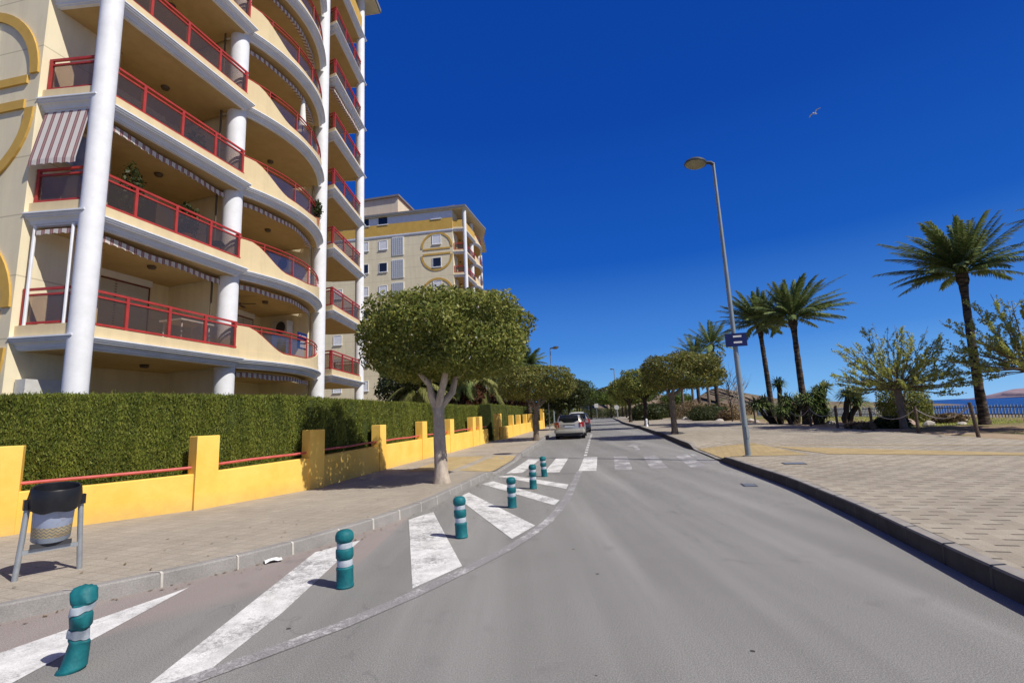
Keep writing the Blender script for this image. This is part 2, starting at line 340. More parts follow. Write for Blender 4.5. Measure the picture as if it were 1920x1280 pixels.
# ---- mesh builder
class MB:
    def __init__(s): s.v = []; s.f = []; s.uv = None
    def add(s, vs, fs):
        o = len(s.v); s.v += [tuple(map(float, p)) for p in vs]; s.f += [tuple(i+o for i in f) for f in fs]; return s
    def box(s, x0, x1, y0, y1, z0, z1, rot=0, c=(0, 0)):
        vs = [(x, y, z) for z in (z0, z1) for y in (y0, y1) for x in (x0, x1)]
        if rot:
            ca, sa = math.cos(rot), math.sin(rot); vs = [(c[0]+(x-c[0])*ca-(y-c[1])*sa, c[1]+(x-c[0])*sa+(y-c[1])*ca, z) for x, y, z in vs]
        return s.add(vs, [(0, 2, 3, 1), (4, 5, 7, 6), (0, 1, 5, 4), (2, 6, 7, 3), (0, 4, 6, 2), (1, 3, 7, 5)])
    def prism(s, poly, z0, z1):
        n = len(poly); a = sum(poly[i][0]*poly[(i+1) % n][1]-poly[(i+1) % n][0]*poly[i][1] for i in range(n))
        if a < 0: poly = poly[::-1]
        return s.add([(x, y, z0) for x, y in poly]+[(x, y, z1) for x, y in poly],
                     [tuple(range(n))[::-1], tuple(range(n, 2*n))]+[(i, (i+1) % n, n+(i+1) % n, n+i) for i in range(n)])
    def tube(s, pts, rad, n=10, cap=True):
        pts = [Vector(p) for p in pts]
        if not hasattr(rad, '__len__'): rad = [rad]*len(pts)
        rings = []; up = None
        for i, p in enumerate(pts):
            d = (pts[min(i+1, len(pts)-1)]-pts[max(i-1, 0)])
            d = d.normalized() if d.length > 1e-9 else Vector((0, 0, 1))
            if up is None: up = Vector((1, 0, 0)) if abs(d.x) < .8 else Vector((0, 1, 0))
            a = (up-d*up.dot(d)); a = a.normalized() if a.length > 1e-6 else d.orthogonal().normalized(); up = a; b = d.cross(a)
            rings.append([p+(a*math.cos(t)+b*math.sin(t))*rad[i] for t in [2*math.pi*k/n for k in range(n)]])
        fs = [(i*n+k, i*n+(k+1) % n, (i+1)*n+(k+1) % n, (i+1)*n+k) for i in range(len(pts)-1) for k in range(n)]
        if cap: fs += [tuple(range(n))[::-1], tuple(range((len(pts)-1)*n, len(pts)*n))]
        return s.add([q for r in rings for q in r], fs)
    def lathe(s, prof, n=20, c=(0, 0, 0), mat=None):
        vs = [(r*math.cos(2*math.pi*k/n), r*math.sin(2*math.pi*k/n), z) for r, z in prof for k in range(n)]
        vs = [Vector(v) for v in vs]
        if mat is not None: vs = [mat @ v for v in vs]
        vs = [v+Vector(c) for v in vs]; m = len(prof)
        fs = [(i*n+k, i*n+(k+1) % n, (i+1)*n+(k+1) % n, (i+1)*n+k) for i in range(m-1) for k in range(n)]
        if prof[0][0] > 1e-4: fs.append(tuple(range(n))[::-1])
        if prof[-1][0] > 1e-4: fs.append(tuple(range((m-1)*n, m*n)))
        return s.add(vs, fs)
    def sweep(s, prof, path, closed_prof=True):
        # prof (offset to the right of the path, z); path [(x,y)]; mitred
        n = len(path); P = [np.array(p, float) for p in path]; nr = []
        for i in range(n-1):
            d = P[i+1]-P[i]; d = d/np.linalg.norm(d); nr.append(np.array([d[1], -d[0]]))
        rings = []
        for i in range(n):
            a = nr[max(i-1, 0)]; b = nr[min(i, n-2)]; m = a+b; m = m/np.linalg.norm(m); m = m/max(.35, float(m @ a))
            rings.append([(P[i][0]+m[0]*o, P[i][1]+m[1]*o, z) for o, z in prof])
        k = len(prof); fs = []
        for i in range(n-1):
            for j in range(k if closed_prof else k-1):
                fs.append((i*k+j, i*k+(j+1) % k, (i+1)*k+(j+1) % k, (i+1)*k+j))
        if closed_prof: fs += [tuple(range(k)), tuple(range((n-1)*k, n*k))[::-1]]
        return s.add([q for r in rings for q in r], fs)
    def grid(s, rows):
        n = len(rows[0]); return s.add([p for r in rows for p in r], [(i*n+j, i*n+j+1, (i+1)*n+j+1, (i+1)*n+j) for i in range(len(rows)-1) for j in range(n-1)])
    def mesh(s, name, mat, smooth=False, fix=True):
        me = bpy.data.meshes.new(name); me.from_pydata(s.v, [], s.f); me.update()
        if fix and len(s.f) < 20000:
            import bmesh
            bm = bmesh.new(); bm.from_mesh(me); bmesh.ops.recalc_face_normals(bm, faces=bm.faces); bm.to_mesh(me); bm.free()
        for m in (mat if isinstance(mat, (list, tuple)) else [mat]): me.materials.append(M[m] if isinstance(m, str) else m)
        if smooth:
            me.polygons.foreach_set('use_smooth', [True]*len(me.polygons)); me.set_sharp_from_angle(angle=R(38))
        return me
    def build(s, name, mat, parent=None, smooth=False, fix=True, **tags):
        return put(name, s.mesh(name, mat, smooth, fix), parent, **tags)

def put(name, me, parent=None, loc=None, **tags):
    o = bpy.data.objects.new(name, me); C.objects.link(o)
    if parent is not None: o.parent = parent
    if loc is not None: o.location = loc
    for k, v in tags.items(): o[k] = v
    return o
def thing(name, label, cat, loc=(0, 0, 0), rz=0, group=None):
    o = bpy.data.objects.new(name, None); o.empty_display_size = .2; C.objects.link(o)
    o.location = loc; o.rotation_euler = (0, 0, rz); o['label'] = label; o['category'] = cat
    if group: o['group'] = group
    return o
def tag(o, label, cat, group=None):
    o['label'] = label; o['category'] = cat
    if group: o['group'] = group
    return o
def copy_thing(root, loc, rz, label, scale=1.):
    r = root.copy(); C.objects.link(r); r.location = loc; r.rotation_euler = (0, 0, rz); r['label'] = label; r.scale = (scale,)*3
    for ch in list(root.children):
        c = ch.copy(); C.objects.link(c); c.parent = r
        for g in ch.children:
            d = g.copy(); C.objects.link(d); d.parent = c
    return r
def tri_mesh(name, V, F, mat):
    me = bpy.data.meshes.new(name); nv, nf, k = len(V), len(F), F.shape[1]
    me.vertices.add(nv); me.vertices.foreach_set('co', V.astype(np.float32).ravel())
    me.loops.add(nf*k); me.loops.foreach_set('vertex_index', F.astype(np.int32).ravel())
    me.polygons.add(nf); me.polygons.foreach_set('loop_start', np.arange(nf, dtype=np.int32)*k)
    me.update(calc_edges=True); me.validate(); me.materials.append(M[mat]); return me

# ---- terrain
ZY = [8, 12, 16, 21, 27, 40, 70, 110, 200, 400]; ZZ = [0, .03, .08, .18, .32, .5, .68, .8, .95, 1.1]
def zt(y): return float(np.interp(y, ZY, ZZ))
def smooth_pl(pts):
    ys = np.array([p[0] for p in pts], float); xs = np.array([p[1] for p in pts], float)
    def f(y): return float(np.interp(y, ys, xs))
    return f
Lk_ = smooth_pl([(-12, -23), (0, -9.9), (4.84, -4.89), (5.5, -4.18), (6.0, -3.66), (6.5, -3.25), (7.0, -2.95), (7.6, -2.66), (8.47, -2.27), (9.3, -1.95), (10.1, -1.7), (11.7, -1.38), (13.3, -1.02), (15, -.66), (18.3, -.05), (25.7, 1.2), (29, 1.65), (40, 3.2), (54.7, 5.4), (71, 8.2), (116, 16.2), (200, 36), (300, 62)])
Rk_ = smooth_pl([(-12, 0.6), (0, 3.0), (4.18, 3.97), (6, 4.5), (7.56, 4.94), (9.9, 5.48), (12, 5.8), (14.4, 6.12), (19.2, 6.85), (26.5, 7.95), (39.4, 9.85), (54.7, 12.0), (71, 14.9), (116, 23), (200, 43), (300, 69)])
Pe_ = smooth_pl([(-12, 16.0), (17, 16.0), (30, 16.5), (40, 17.5), (60, 19.5), (80, 22.5), (116, 31), (200, 52), (300, 78)])
Sh_ = smooth_pl([(-60, 34), (40, 36), (60, 46), (110, 82), (300, 215), (1000, 720), (3000, 2200)])
WP = [(-14.0, 3.7), (-8.41, 8.25), (-6.38, 10.0), (-5.02, 12.39), (-4.37, 16.08), (-3.6, 19.28), (-2.87, 21.93), (-1.54, 27.03)]
WP2 = [(-.75, 29.6), (1.75, 42.5), (2.6, 46.5)]
W_ = smooth_pl([(y, x) for x, y in [(-24, -4.5)]+WP+WP2+[(4.2, 56), (7, 72), (14.6, 116), (34, 200), (60, 300)]])
def sidx(f):   # rounded sampling of the kerb so that it is not a polyline
    return lambda y: (f(y-.6)+f(y-.3)+f(y)+f(y+.3)+f(y+.6))/5
Lk, Rk = sidx(Lk_), sidx(Rk_)
def dip(y, a, b, w=1.0): return min(1, max(0, (y-a)/w))*min(1, max(0, (b-y)/w))
def hL(y): return .16-.13*dip(y, 14.2, 19.6)
def hR(y): return .20-.16*dip(y, 14.9, 20.2, .8)
YS = sorted(set(list(np.arange(-11, 30, .5))+list(np.arange(30, 80, 2))+list(np.arange(80, 300, 12))))

g = MB(); rows = []
for y in [-60, -30]+[y for y in np.arange(-11, 60, 1)]+[60, 70, 80, 95, 110, 130, 160, 200, 250, 300, 400, 600, 1000, 1800, 3000]:
    z = zt(y); yc = min(max(y, -11), 300)
    if y <= 300: a, b, c, d = W_(yc)-.1, Lk(yc)-.6, Rk(yc)+.6, Pe_(yc)
    else: s = (y-300)*.62; a, b, c, d = W_(300)-.1+s, Lk(300)-.6+s, Rk(300)+.6+s, Pe_(300)+s
    b = max(b, a+.2); sh = max(Sh_(y), d+3)
    rows.append([(x, y, zz) for x, zz in ((-3000, z+.1), (-300, z+.1), (-60, z+.1), (a-.6, z+.1), (a, z-.12), (b, z-.15), (c, z-.15), (d-.35, z-.1), (d-.05, z+.115), (d+1.2, z+.13), (d+2.4, z+.13+.05*math.sin(y*.9)), (d+(sh-d)*.6, z+.14+.05*math.sin(y*1.7)), (sh-3, z+.1), (sh, z-.2), (sh+5, -4.2), (sh+14, -8.))])
g.grid(rows).build('ground', 'ground', kind='structure', fix=True)
MB().add([(-500, -3000, -5), (60000, -3000, -5), (60000, 60000, -5), (-500, 60000, -5)], [(0, 1, 2, 3)]).build('sea', 'sea', kind='structure')
def strip(name, mat, fa, fb, fz, ys, n=2, **k):
    rws = []
    for y in ys:
        a, b = fa(y), fb(y); rws.append([(a+(b-a)*i/(n-1), y, fz(y, i/(n-1), a+(b-a)*i/(n-1))) for i in range(n)])
    return MB().grid(rws).build(name, mat, kind='structure', **k)
strip('road', 'asphalt', lambda y: Lk(y)-.12, lambda y: Rk(y)+.12, lambda y, t, x: zt(y), YS, 6)
def zside(y, t, x):
    d = x-Lk(y); return zt(y)+.16-(.16-hL(y))*max(0, 1-(-d-.0)/1.3)*1.0
ysl = [y for y in YS if y < 200]
rws = []
for y in ysl:
    a = W_(y)-.15; b = Lk(y)-.16; rws.append([(b+(a-b)*t, y, zside(y, 0, b+(a-b)*t)) for t in (1, .8, .6, .4, .28, .16, .08, 0)])
MB().grid(rws).build('left_pavement', 'pave', kind='structure')
rws = []
def zprom(y, d): return zt(y)+.20-(.20-hR(y))*max(0, 1-d/2.0)
for y in ysl:
    a = Rk(y)+.16; b = Pe_(y); rws.append([(a+d, y, zprom(y, d)) for d in (0, .4, .8, 1.2, 1.6, 2.2)]+[(b, y, zprom(y, 9))])
MB().grid(rws).build('promenade', 'prom', kind='structure')
strip('sand_strip', 'sand', lambda y: Pe_(y)-.02, lambda y: Pe_(y)+2.3, lambda y, t, x: zt(y)+.145+.035*math.sin(y*2.1+t*5)*math.sin(t*math.pi), [y for y in YS if 2 < y < 60], 5)
def kerb(name, f, hf, sgn, mat='kerb'):
    m = MB(); rws = []
    for y in ysl:
        x = f(y); h = hf(y); z = zt(y); j = .004*math.sin(y*1.9)
        rws.append([(x, y, z-.05), (x+sgn*.012, y, z+h-.015+j), (x+sgn*.028, y, z+h+.002+j), (x+sgn*.15, y, z+h+.004+j), (x+sgn*.175, y, z+h-.03)])
    m.grid(rws).build(name, mat, kind='structure')
kerb('left_kerb', Lk, hL, -1); kerb('right_kerb', Rk, hR, 1, 'kerbshaded')
# pale mortar joints of the kerb stones
def joints(name, f, hf, sgn, y0, y1, mat):
    m = MB(); y = y0
    while y < y1:
        x = f(y); h = hf(y); z = zt(y); dx = f(y+.1)-f(y); L = math.hypot(dx, .1); tx, ty = dx/L, .1/L; w = random.uniform(.008, .018)
        p = []
        for (o, zz) in ((-.004, -.0), (sgn*.010, h-.012), (sgn*.026, h+.008), (sgn*.15, h+.010)):
            p.append([(x+o-tx*w, y-ty*w, z+zz), (x+o+tx*w, y+ty*w, z+zz)])
        m.grid(p); y += .78*ty*random.uniform(.92, 1.05)
    m.build(name, mat, kind='structure')
joints('left_kerb_joints', Lk, hL, -1, 2.6, 26, 'mortar'); joints('right_kerb_joints', Rk, hR, 1, 2.2, 26, 'dark')

# road markings: thin sheets following the road
def marking(name, poly, mat, dz=.004):
    # subdivide along y so that it follows the road profile
    n = len(poly); out = []
    for i in range(n):
        a, b = poly[i], poly[(i+1) % n]; k = max(1, int(abs(b[1]-a[1])/1.0))
        for j in range(k): t = j/k; x, y = a[0]+(b[0]-a[0])*t, a[1]+(b[1]-a[1])*t; out.append((x, y, zt(y)+dz))
    MB().add(out, [tuple(range(len(out)))]).build(name, mat, kind='structure', fix=False)
def ccw(p):
    a = sum(p[i][0]*p[(i+1) % len(p)][1]-p[(i+1) % len(p)][0]*p[i][1] for i in range(len(p))); return p if a > 0 else p[::-1]
for p, mt in [([(-.36, 14.99), (.12, 14.95), (.86, 18.75), (.42, 18.9)], 'mark'), ([(.75, 14.8), (1.22, 14.72), (1.9, 18.6), (1.45, 18.72)], 'mark'),
              ([(1.78, 14.76), (2.30, 14.66), (2.97, 18.5), (2.49, 18.6)], 'mark'), ([(2.83, 14.62), (3.33, 14.55), (4.03, 18.3), (3.55, 18.38)], 'markworn'),
              ([(3.85, 14.5), (4.35, 14.45), (5.06, 18.2), (4.6, 18.28)], 'markworn'), ([(4.95, 14.3), (5.4, 14.25), (6.18, 18.1), (5.7, 18.2)], 'markworn'),
              ([(5.65, 15.2), (5.98, 15.1), (6.4, 17.9), (6.25, 18.0)], 'markworn')]:
    marking('zebra_stripe', ccw(p), mt)
for p in [[(-4.75, 3.6), (-4.2, 4.19), (-3.66, 5.65), (-3.59, 3.69), (-3.7, 3.0), (-4.6, 2.6)],
          [(-2.37, 7.50), (-2.80, 6.92), (-2.56, 3.6), (-2.52, 2.9), (-2.2, 2.9), (-2.25, 3.57), (-2.22, 4.75)],
          [(-1.95, 8.86), (-1.63, 9.5), (-.7, 5.97), (-1.13, 5.27)], [(-1.35, 10.99), (-1.17, 11.68), (.23, 7.95), (-.13, 7.16)],
          [(-.96, 13.0), (-.67, 13.4), (.81, 10.13), (.66, 9.58)], [(-.58, 14.37), (-.2, 14.47), (1.21, 12.21), (1.09, 11.56)]]:
    marking('hatch_stripe', ccw(p), 'mark')
def ribbon(name, pts, w, mat, dz=.006):
    P = [np.array(p) for p in pts]; rws = []
    for i in range(len(P)):
        d = P[min(i+1, len(P)-1)]-P[max(i-1, 0)]; d = d/np.linalg.norm(d); nn = np.array([d[1], -d[0]])
        rws.append([(*(P[i]-nn*w/2), zt(P[i][1])+dz), (*(P[i]+nn*w/2), zt(P[i][1])+dz)])
    MB().grid(rws).build(name, mat, kind='structure', fix=False)
lp = [(-4.2, 1.9), (-3.0, 2.93), (-2.34, 3.55), (-2.02, 3.90), (-1.54, 4.43), (-1.07, 5.10), (-.57, 5.93), (-.2, 6.6), (.12, 7.3), (.43, 8.15), (.71, 9.15), (1.0, 10.4), (1.27, 11.84), (1.55, 13.3), (1.8, 14.7)]
ribbon('edge_line', lp, .16, 'markline')
ribbon('stop_line', [(.2, 14.55), (1.0, 14.42), (1.75, 14.3)], .06, 'markline')
for i in range(14):
    y = 19.2+i*1.15; x = 2.62+(y-19.2)*.172
    ribbon('lane_dash', [(x, y), (x+.1, y+.55)], .12, 'mark')
ax, ay, ad = 5.02, 20.6, R(10)
def arr(u_, v_): return (ax+u_*math.cos(ad)+v_*math.sin(ad), ay-u_*math.sin(ad)+v_*math.cos(ad))
marking('road_arrow', ccw([arr(-.09, 0), arr(.09, 0), arr(.09, 1.9), arr(.42, 1.9), arr(0, 3.3), arr(-.42, 1.9), arr(-.09, 1.9)]), 'markline')
# yellow paving at the crossing, both sides
rws = []
for y in [14.9, 15.5, 16, 16.5, 17, 17.5, 18, 18.5, 19.2]: rws.append([(Lk(y)-d, y+.12*d, zside(y+.12*d, 0, Lk(y)-d)+.006) for d in (.17, .5, .9, 1.5, 2.2, 2.75)])
MB().grid(rws).build('yellow_crossing_paving', 'paveyel', kind='structure')
rws = []
for i in range(12):
    y = 15.0+i*4.4/11; rws.append([(Rk(y)+d, yy, zprom(yy, d)+.006) for d, yy in [(d, (y-d*.30) if i == 0 else (y-.30*d*(1-.55*i/11))) for d in (.17, .6, 1.1, 1.6, 2.2)]])
MB().grid(rws).build('yellow_promenade_paving', 'paveyel', kind='structure')
def pline(p0, p1, w):
    P0, P1 = np.array(p0), np.array(p1); d = (P1-P0)/np.linalg.norm(P1-P0); nn = np.array([d[1], -d[0]])*w/2; rws = []
    for i in range(21):
        p = P0+(P1-P0)*i/20; rws.append([(p[0]-nn[0], p[1]-nn[1], zprom(p[1]-nn[1], 3)+.005), (p[0]+nn[0], p[1]+nn[1], zprom(p[1]+nn[1], 3)+.005)])
    MB().grid(rws).build('yellow_paving_line', 'paveyel', kind='structure')
pline((8.9, 14.4), (15.95, 9.6), .11); pline((8.6, 18.6), (15.95, 13.2), .11)
MB().prism([(8.2, 14.5), (9.4, 14.05), (13.6, 11.6), (12.6, 12.9), (9.2, 17.0), (8.6, 17.6)], 0, .001)
rws = []
for i in range(11):
    t = i/10; p = np.array((8.95, 14.35))*(1-t)+np.array((13.2, 11.5))*t; q = np.array((8.95, 17.5))*(1-t)+np.array((13.2, 11.9))*t
    rws.append([(p[0], p[1], zprom(p[1], 3)+.009), *[((p[0]*(1-s)+q[0]*s), (p[1]*(1-s)+q[1]*s), zprom(p[1]*(1-s)+q[1]*s, 3)+.009) for s in (.33, .66, 1)]])
MB().grid(rws).build('yellow_paving_wedge', 'paveyel', kind='structure')

# hills and island
def ridge(name, pts, mat, depth):
    rws = [[], [], [], []]; rr = random.Random(len(pts))
    xs = []
    for i in range(len(pts)-1):
        for j in range(8):
            t = j/8; xs.append((pts[i][0]*(1-t)+pts[i+1][0]*t, pts[i][1], pts[i][2]*(1-t)+pts[i+1][2]*t))
    xs.append(pts[-1])
    for x, y, z in xs:
        k = .10*z*rr.uniform(-.5, .5)
        rws[0].append((x, y-depth, -6)); rws[1].append((x+rr.uniform(-1, 1)*depth*.03, y-depth*.45, z*.55+k)); rws[2].append((x, y, z)); rws[3].append((x, y+depth, -6))
    MB().grid(rws).build(name, mat, kind='structure', smooth=True)
ridge('hill', [(60, 900, 2), (115, 900, 15), (135, 900, 42), (159, 900, 51), (179, 900, 57), (200, 900, 54), (235, 900, 40), (300, 900, 30), (380, 900, 2)], 'hill', 260)
ridge('hill', [(215, 700, 4), (250, 700, 13), (272, 700, 27), (283, 700, 32), (294, 700, 33), (318, 700, 27), (345, 700, 19), (370, 700, 12), (420, 700, 8), (500, 700, 1)], 'hill', 170)
ridge('island', [(2955, 3000, -4), (2985, 3000, 25), (3050, 3000, 46), (3130, 3000, 50), (3290, 3000, 36), (3400, 3000, 45), (3600, 3000, -4)], 'isle', 300)

# ------------------------------------------------------------------ apartment buildings
AR = []   # bow arc points (v,s)
B0, B1 = np.array((-.25, 12.40)), np.array((-1.02, 17.65))
bd = (B1-B0)/np.linalg.norm(B1-B0); bn = np.array((bd[1], -bd[0]))
for i in range(25):
    t = i/24; AR.append(tuple(B0+(B1-B0)*t+bn*.68*4*t*(1-t)))
P_AB = [(-1.36, 7.5), (0, 7.75), (0, 12.35), (-1.0, 12.35)]
P_CD = [(-2.4, 18.85), (-1.02, 18.60), (-2.0, 22.72), (-3.6, 22.35)]
FOOT = [(-1.35, 7.4), (-1.35, 9.15), (-3.0, 9.15), (-3.0, 12.42), (-.72, 12.42), (-.72, 12.62), (-3.1, 12.62), (-3.75, 17.4), (-1.6, 17.72), (-1.6, 17.9), (-3.2, 18.0), (-4.1, 21.95), (-22, 20.0), (-22, 6.2)]
CORN = [(-.14, 0), (-.06, .012), (-.06, .045), (-.03, .05), (-.02, .10), (.02, .15), (.075, .17), (.075, .20), (.10, .205), (.115, .23), (.10, .25), (.135, .255), (.135, .29), (.0, .30), (-.14, .30)]
def offset_path(path, o):
    m = MB(); m.sweep([(o, 0)], path, False); return [(p[0], p[1]) for p in m.v]
shared = {}
def slab_mesh(key, path, back):
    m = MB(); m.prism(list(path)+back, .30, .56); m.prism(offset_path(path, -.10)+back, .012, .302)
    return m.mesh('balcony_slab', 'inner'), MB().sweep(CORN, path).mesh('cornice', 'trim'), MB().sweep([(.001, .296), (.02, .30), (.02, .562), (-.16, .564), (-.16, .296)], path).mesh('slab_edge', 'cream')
def along(path, step):
    out = [path[0]]
    for a, b in zip(path[:-1], path[1:]):
        L = math.dist(a, b); k = max(1, round(L/step))
        for i in range(1, k+1): out.append((a[0]+(b[0]-a[0])*i/k, a[1]+(b[1]-a[1])*i/k))
    return out
def railing_mesh(path):
    p = offset_path(path, -.06); m = MB(); sq = lambda o, z, w: [(o-w, z-w), (o+w, z-w), (o+w, z+w), (o-w, z+w)]
    m.sweep(sq(0, 1.40, .027), p); m.sweep(sq(0, 1.27, .022), p); m.sweep(sq(0, .62, .024), p)
    for a, b in zip(p[:-1], p[1:]):
        L = math.dist(a, b); k = max(1, round(L/1.27)); an = math.atan2(b[1]-a[1], b[0]-a[0])
        for i in range(k+1):
            x, y = a[0]+(b[0]-a[0])*i/k, a[1]+(b[1]-a[1])*i/k
            if i in (0, k): x += (b[0]-a[0])/L*(.05 if i == 0 else -.05); y += (b[1]-a[1])/L*(.05 if i == 0 else -.05)
            m.box(x-.036, x+.036, y-.03, y+.03, .55, 1.385, an, (x, y))
    gm = MB(); gm.sweep([(-.006, .65), (.006, .65), (.006, 1.245), (-.006, 1.245)], p)
    return m.mesh('railing', 'red'), gm.mesh('glass_panel', 'smoked')
def htop(t):
    if t < .07: return .80
    if t < .36: u_ = (t-.07)/.29; return .80-.75*(.5-.5*math.cos(u_*math.pi))**.8
    if t < .56: return .05
    return .05+.52*((t-.56)/.44)**1.4
def bow_meshes():
    o1 = offset_path(AR, .0); o2 = offset_path(AR, -.13); m = MB(); rws = []
    N = len(AR)
    for i in range(N):
        h = .56+htop(i/(N-1)); rws.append([(*o1[i], .30), (*o1[i], h), (*o2[i], h+.0), (*o2[i], .30)])
    m.grid(rws); m.f.append((0, 1, 2, 3)); k = 4*(N-1); m.f.append((k+3, k+2, k+1, k))
    rp = offset_path(AR, -.05); r = MB()
    r.tube([(x, y, 1.41) for x, y in rp], .028, 8); r.tube([(x, y, 1.28) for x, y in rp], .023, 8)
    for t in (4, 10, 15, 20):
        x, y = rp[t]; r.tube([(x, y, .5+htop(t/24)), (x, y, 1.41)], .022, 8)
    low = [(rp[i][0], rp[i][1], .60+htop(i/24)) for i in range(2, 25)]; r.tube(low, .018, 6)
    gp = offset_path(AR, -.09); gm = MB(); gm.grid([[(*gp[i], .55+htop(i/24)-.05), (*gp[i], 1.26)] for i in range(1, 25)])
    return m.mesh('bow_parapet', 'cream', True), r.mesh('bow_railing', 'red', True), gm.mesh('glass_panel', 'smoked', fix=False)
def awning_mesh(path, drop, out, hang, back=-.30):
    # pulled-in awning cloth: short sloping sheet with a scalloped valance
    pts = along(path, .07); inn = offset_path(pts, back); outp = offset_path(pts, out); me = bpy.data.meshes.new('awning')
    v = []; f = []; uvs = []; d = 0
    for i, p in enumerate(pts):
        if i: d += math.dist(p, pts[i-1])
        sc_ = hang*(.72+.28*abs(math.cos(math.pi*d/.21)))
        sag = .02*math.sin(d*3.1)
        v += [(*inn[i], -.03), (*outp[i], -drop+sag), (outp[i][0], outp[i][1], -drop-sc_+sag)]; uvs += [d]*3
    for i in range(len(pts)-1):
        for j in (0, 1): f.append((i*3+j, i*3+j+1, (i+1)*3+j+1, (i+1)*3+j))
    me.from_pydata(v, [], f); me.materials.append(M['awning']); ul = me.uv_layers.new(name='UVMap')
    for lp_ in me.loops: ul.data[lp_.index].uv = (uvs[lp_.vertex_index], 0)
    me.update(); return me
def window_meshes(w, h, arched=False):
    fr = MB(); t = .05
    # local: lies in plane x=0 facing -x...: built facing -Y (gable faces -s)
    fr.box(-w/2-t, w/2+t, -.05, 0.02, -t, 0); fr.box(-w/2-t, -w/2, -.05, .02, 0, h); fr.box(w/2, w/2+t, -.05, .02, 0, h)
    if not arched: fr.box(-w/2-t, w/2+t, -.05, .02, h, h+t)
    else:
        pr = []
        for k in range(13):
            a = math.pi*k/12; pr.append([(math.cos(a)*w/2, -.05, h+math.sin(a)*w/2), (math.cos(a)*(w/2+t), -.05, h+math.sin(a)*(w/2+t)), (math.cos(a)*(w/2+t), .02, h+math.sin(a)*(w/2+t)), (math.cos(a)*w/2, .02, h+math.sin(a)*w/2)])
        fr.grid(pr)
    fr.box(-w/2-t-.05, w/2+t+.05, -.10, .02, -t-.06, -t-.002)
    ms = [fr.mesh('window', 'white')]
    for mt in ('shutter', 'pane'):
        p = MB(); poly = [(-w/2, 0), (w/2, 0), (w/2, h)]
        if arched: poly += [(math.cos(math.pi*k/12)*w/2, h+math.sin(math.pi*k/12)*w/2) for k in range(1, 12)]
        poly += [(-w/2, h)]
        if mt == 'shutter' and not arched:
            k = 12
            for i in range(k): z0, z1 = h*i/k, h*(i+1)/k; p.add([(-w/2, -.025, z0), (w/2, -.025, z0), (w/2, -.012, z1), (-w/2, -.012, z1)], [(0, 1, 2, 3)])
        else:
            p.add([(x, -.015, z) for x, z in poly], [tuple(range(len(poly)))])
            if mt == 'pane': p.box(-.03, .03, -.03, -.012, .01, h-.01)
        ms.append(p.mesh(mt, 'white' if mt == 'shutter' else 'pane'))
    return ms
def door_meshes(w, h):
    fr = MB(); fr.box(-.03, .05, -w/2-.05, -w/2, 0, h+.05); fr.box(-.03, .05, w/2, w/2+.05, 0, h+.05); fr.box(-.03, .05, -w/2, w/2, h, h+.05); fr.box(-.03, .045, -.03, .03, .02, h-.01)
    gl = MB().add([(.02, -w/2, 0), (.02, w/2, 0), (.02, w/2, h), (.02, -w/2, h)], [(0, 1, 2, 3)])
    sh = MB(); k = 26
    for i in range(k): z0, z1 = h*i/k, h*(i+1)/k; sh.add([(.055, -w/2, z0), (.055, w/2, z0), (.04, w/2, z1), (.04, -w/2, z1)], [(0, 1, 2, 3)])
    bx = MB().box(.0, .12, -w/2-.06, w/2+.06, h+.052, h+.25)
    return fr.mesh('balcony_door', simple('red_door_frame', (.16, .03, .025), None, 4, .5)), gl.mesh('pane', 'pane'), sh.mesh('shutter', 'shade'), bx.mesh('shutter_box', 'white')
def ac_mesh():
    a = MB().box(-.16, .16, -.42, .42, 0, .6)
    f_ = MB().lathe([(.0, .0), (.23, .0), (.25, .02), (.25, .035), (.20, .045), (0, .03)], 20, (.0, 0, 0), Matrix.Rotation(R(90), 4, 'Y'))
    return a.mesh('air_conditioner', 'dishwhite'), f_.mesh('fan_grille', 'dark')
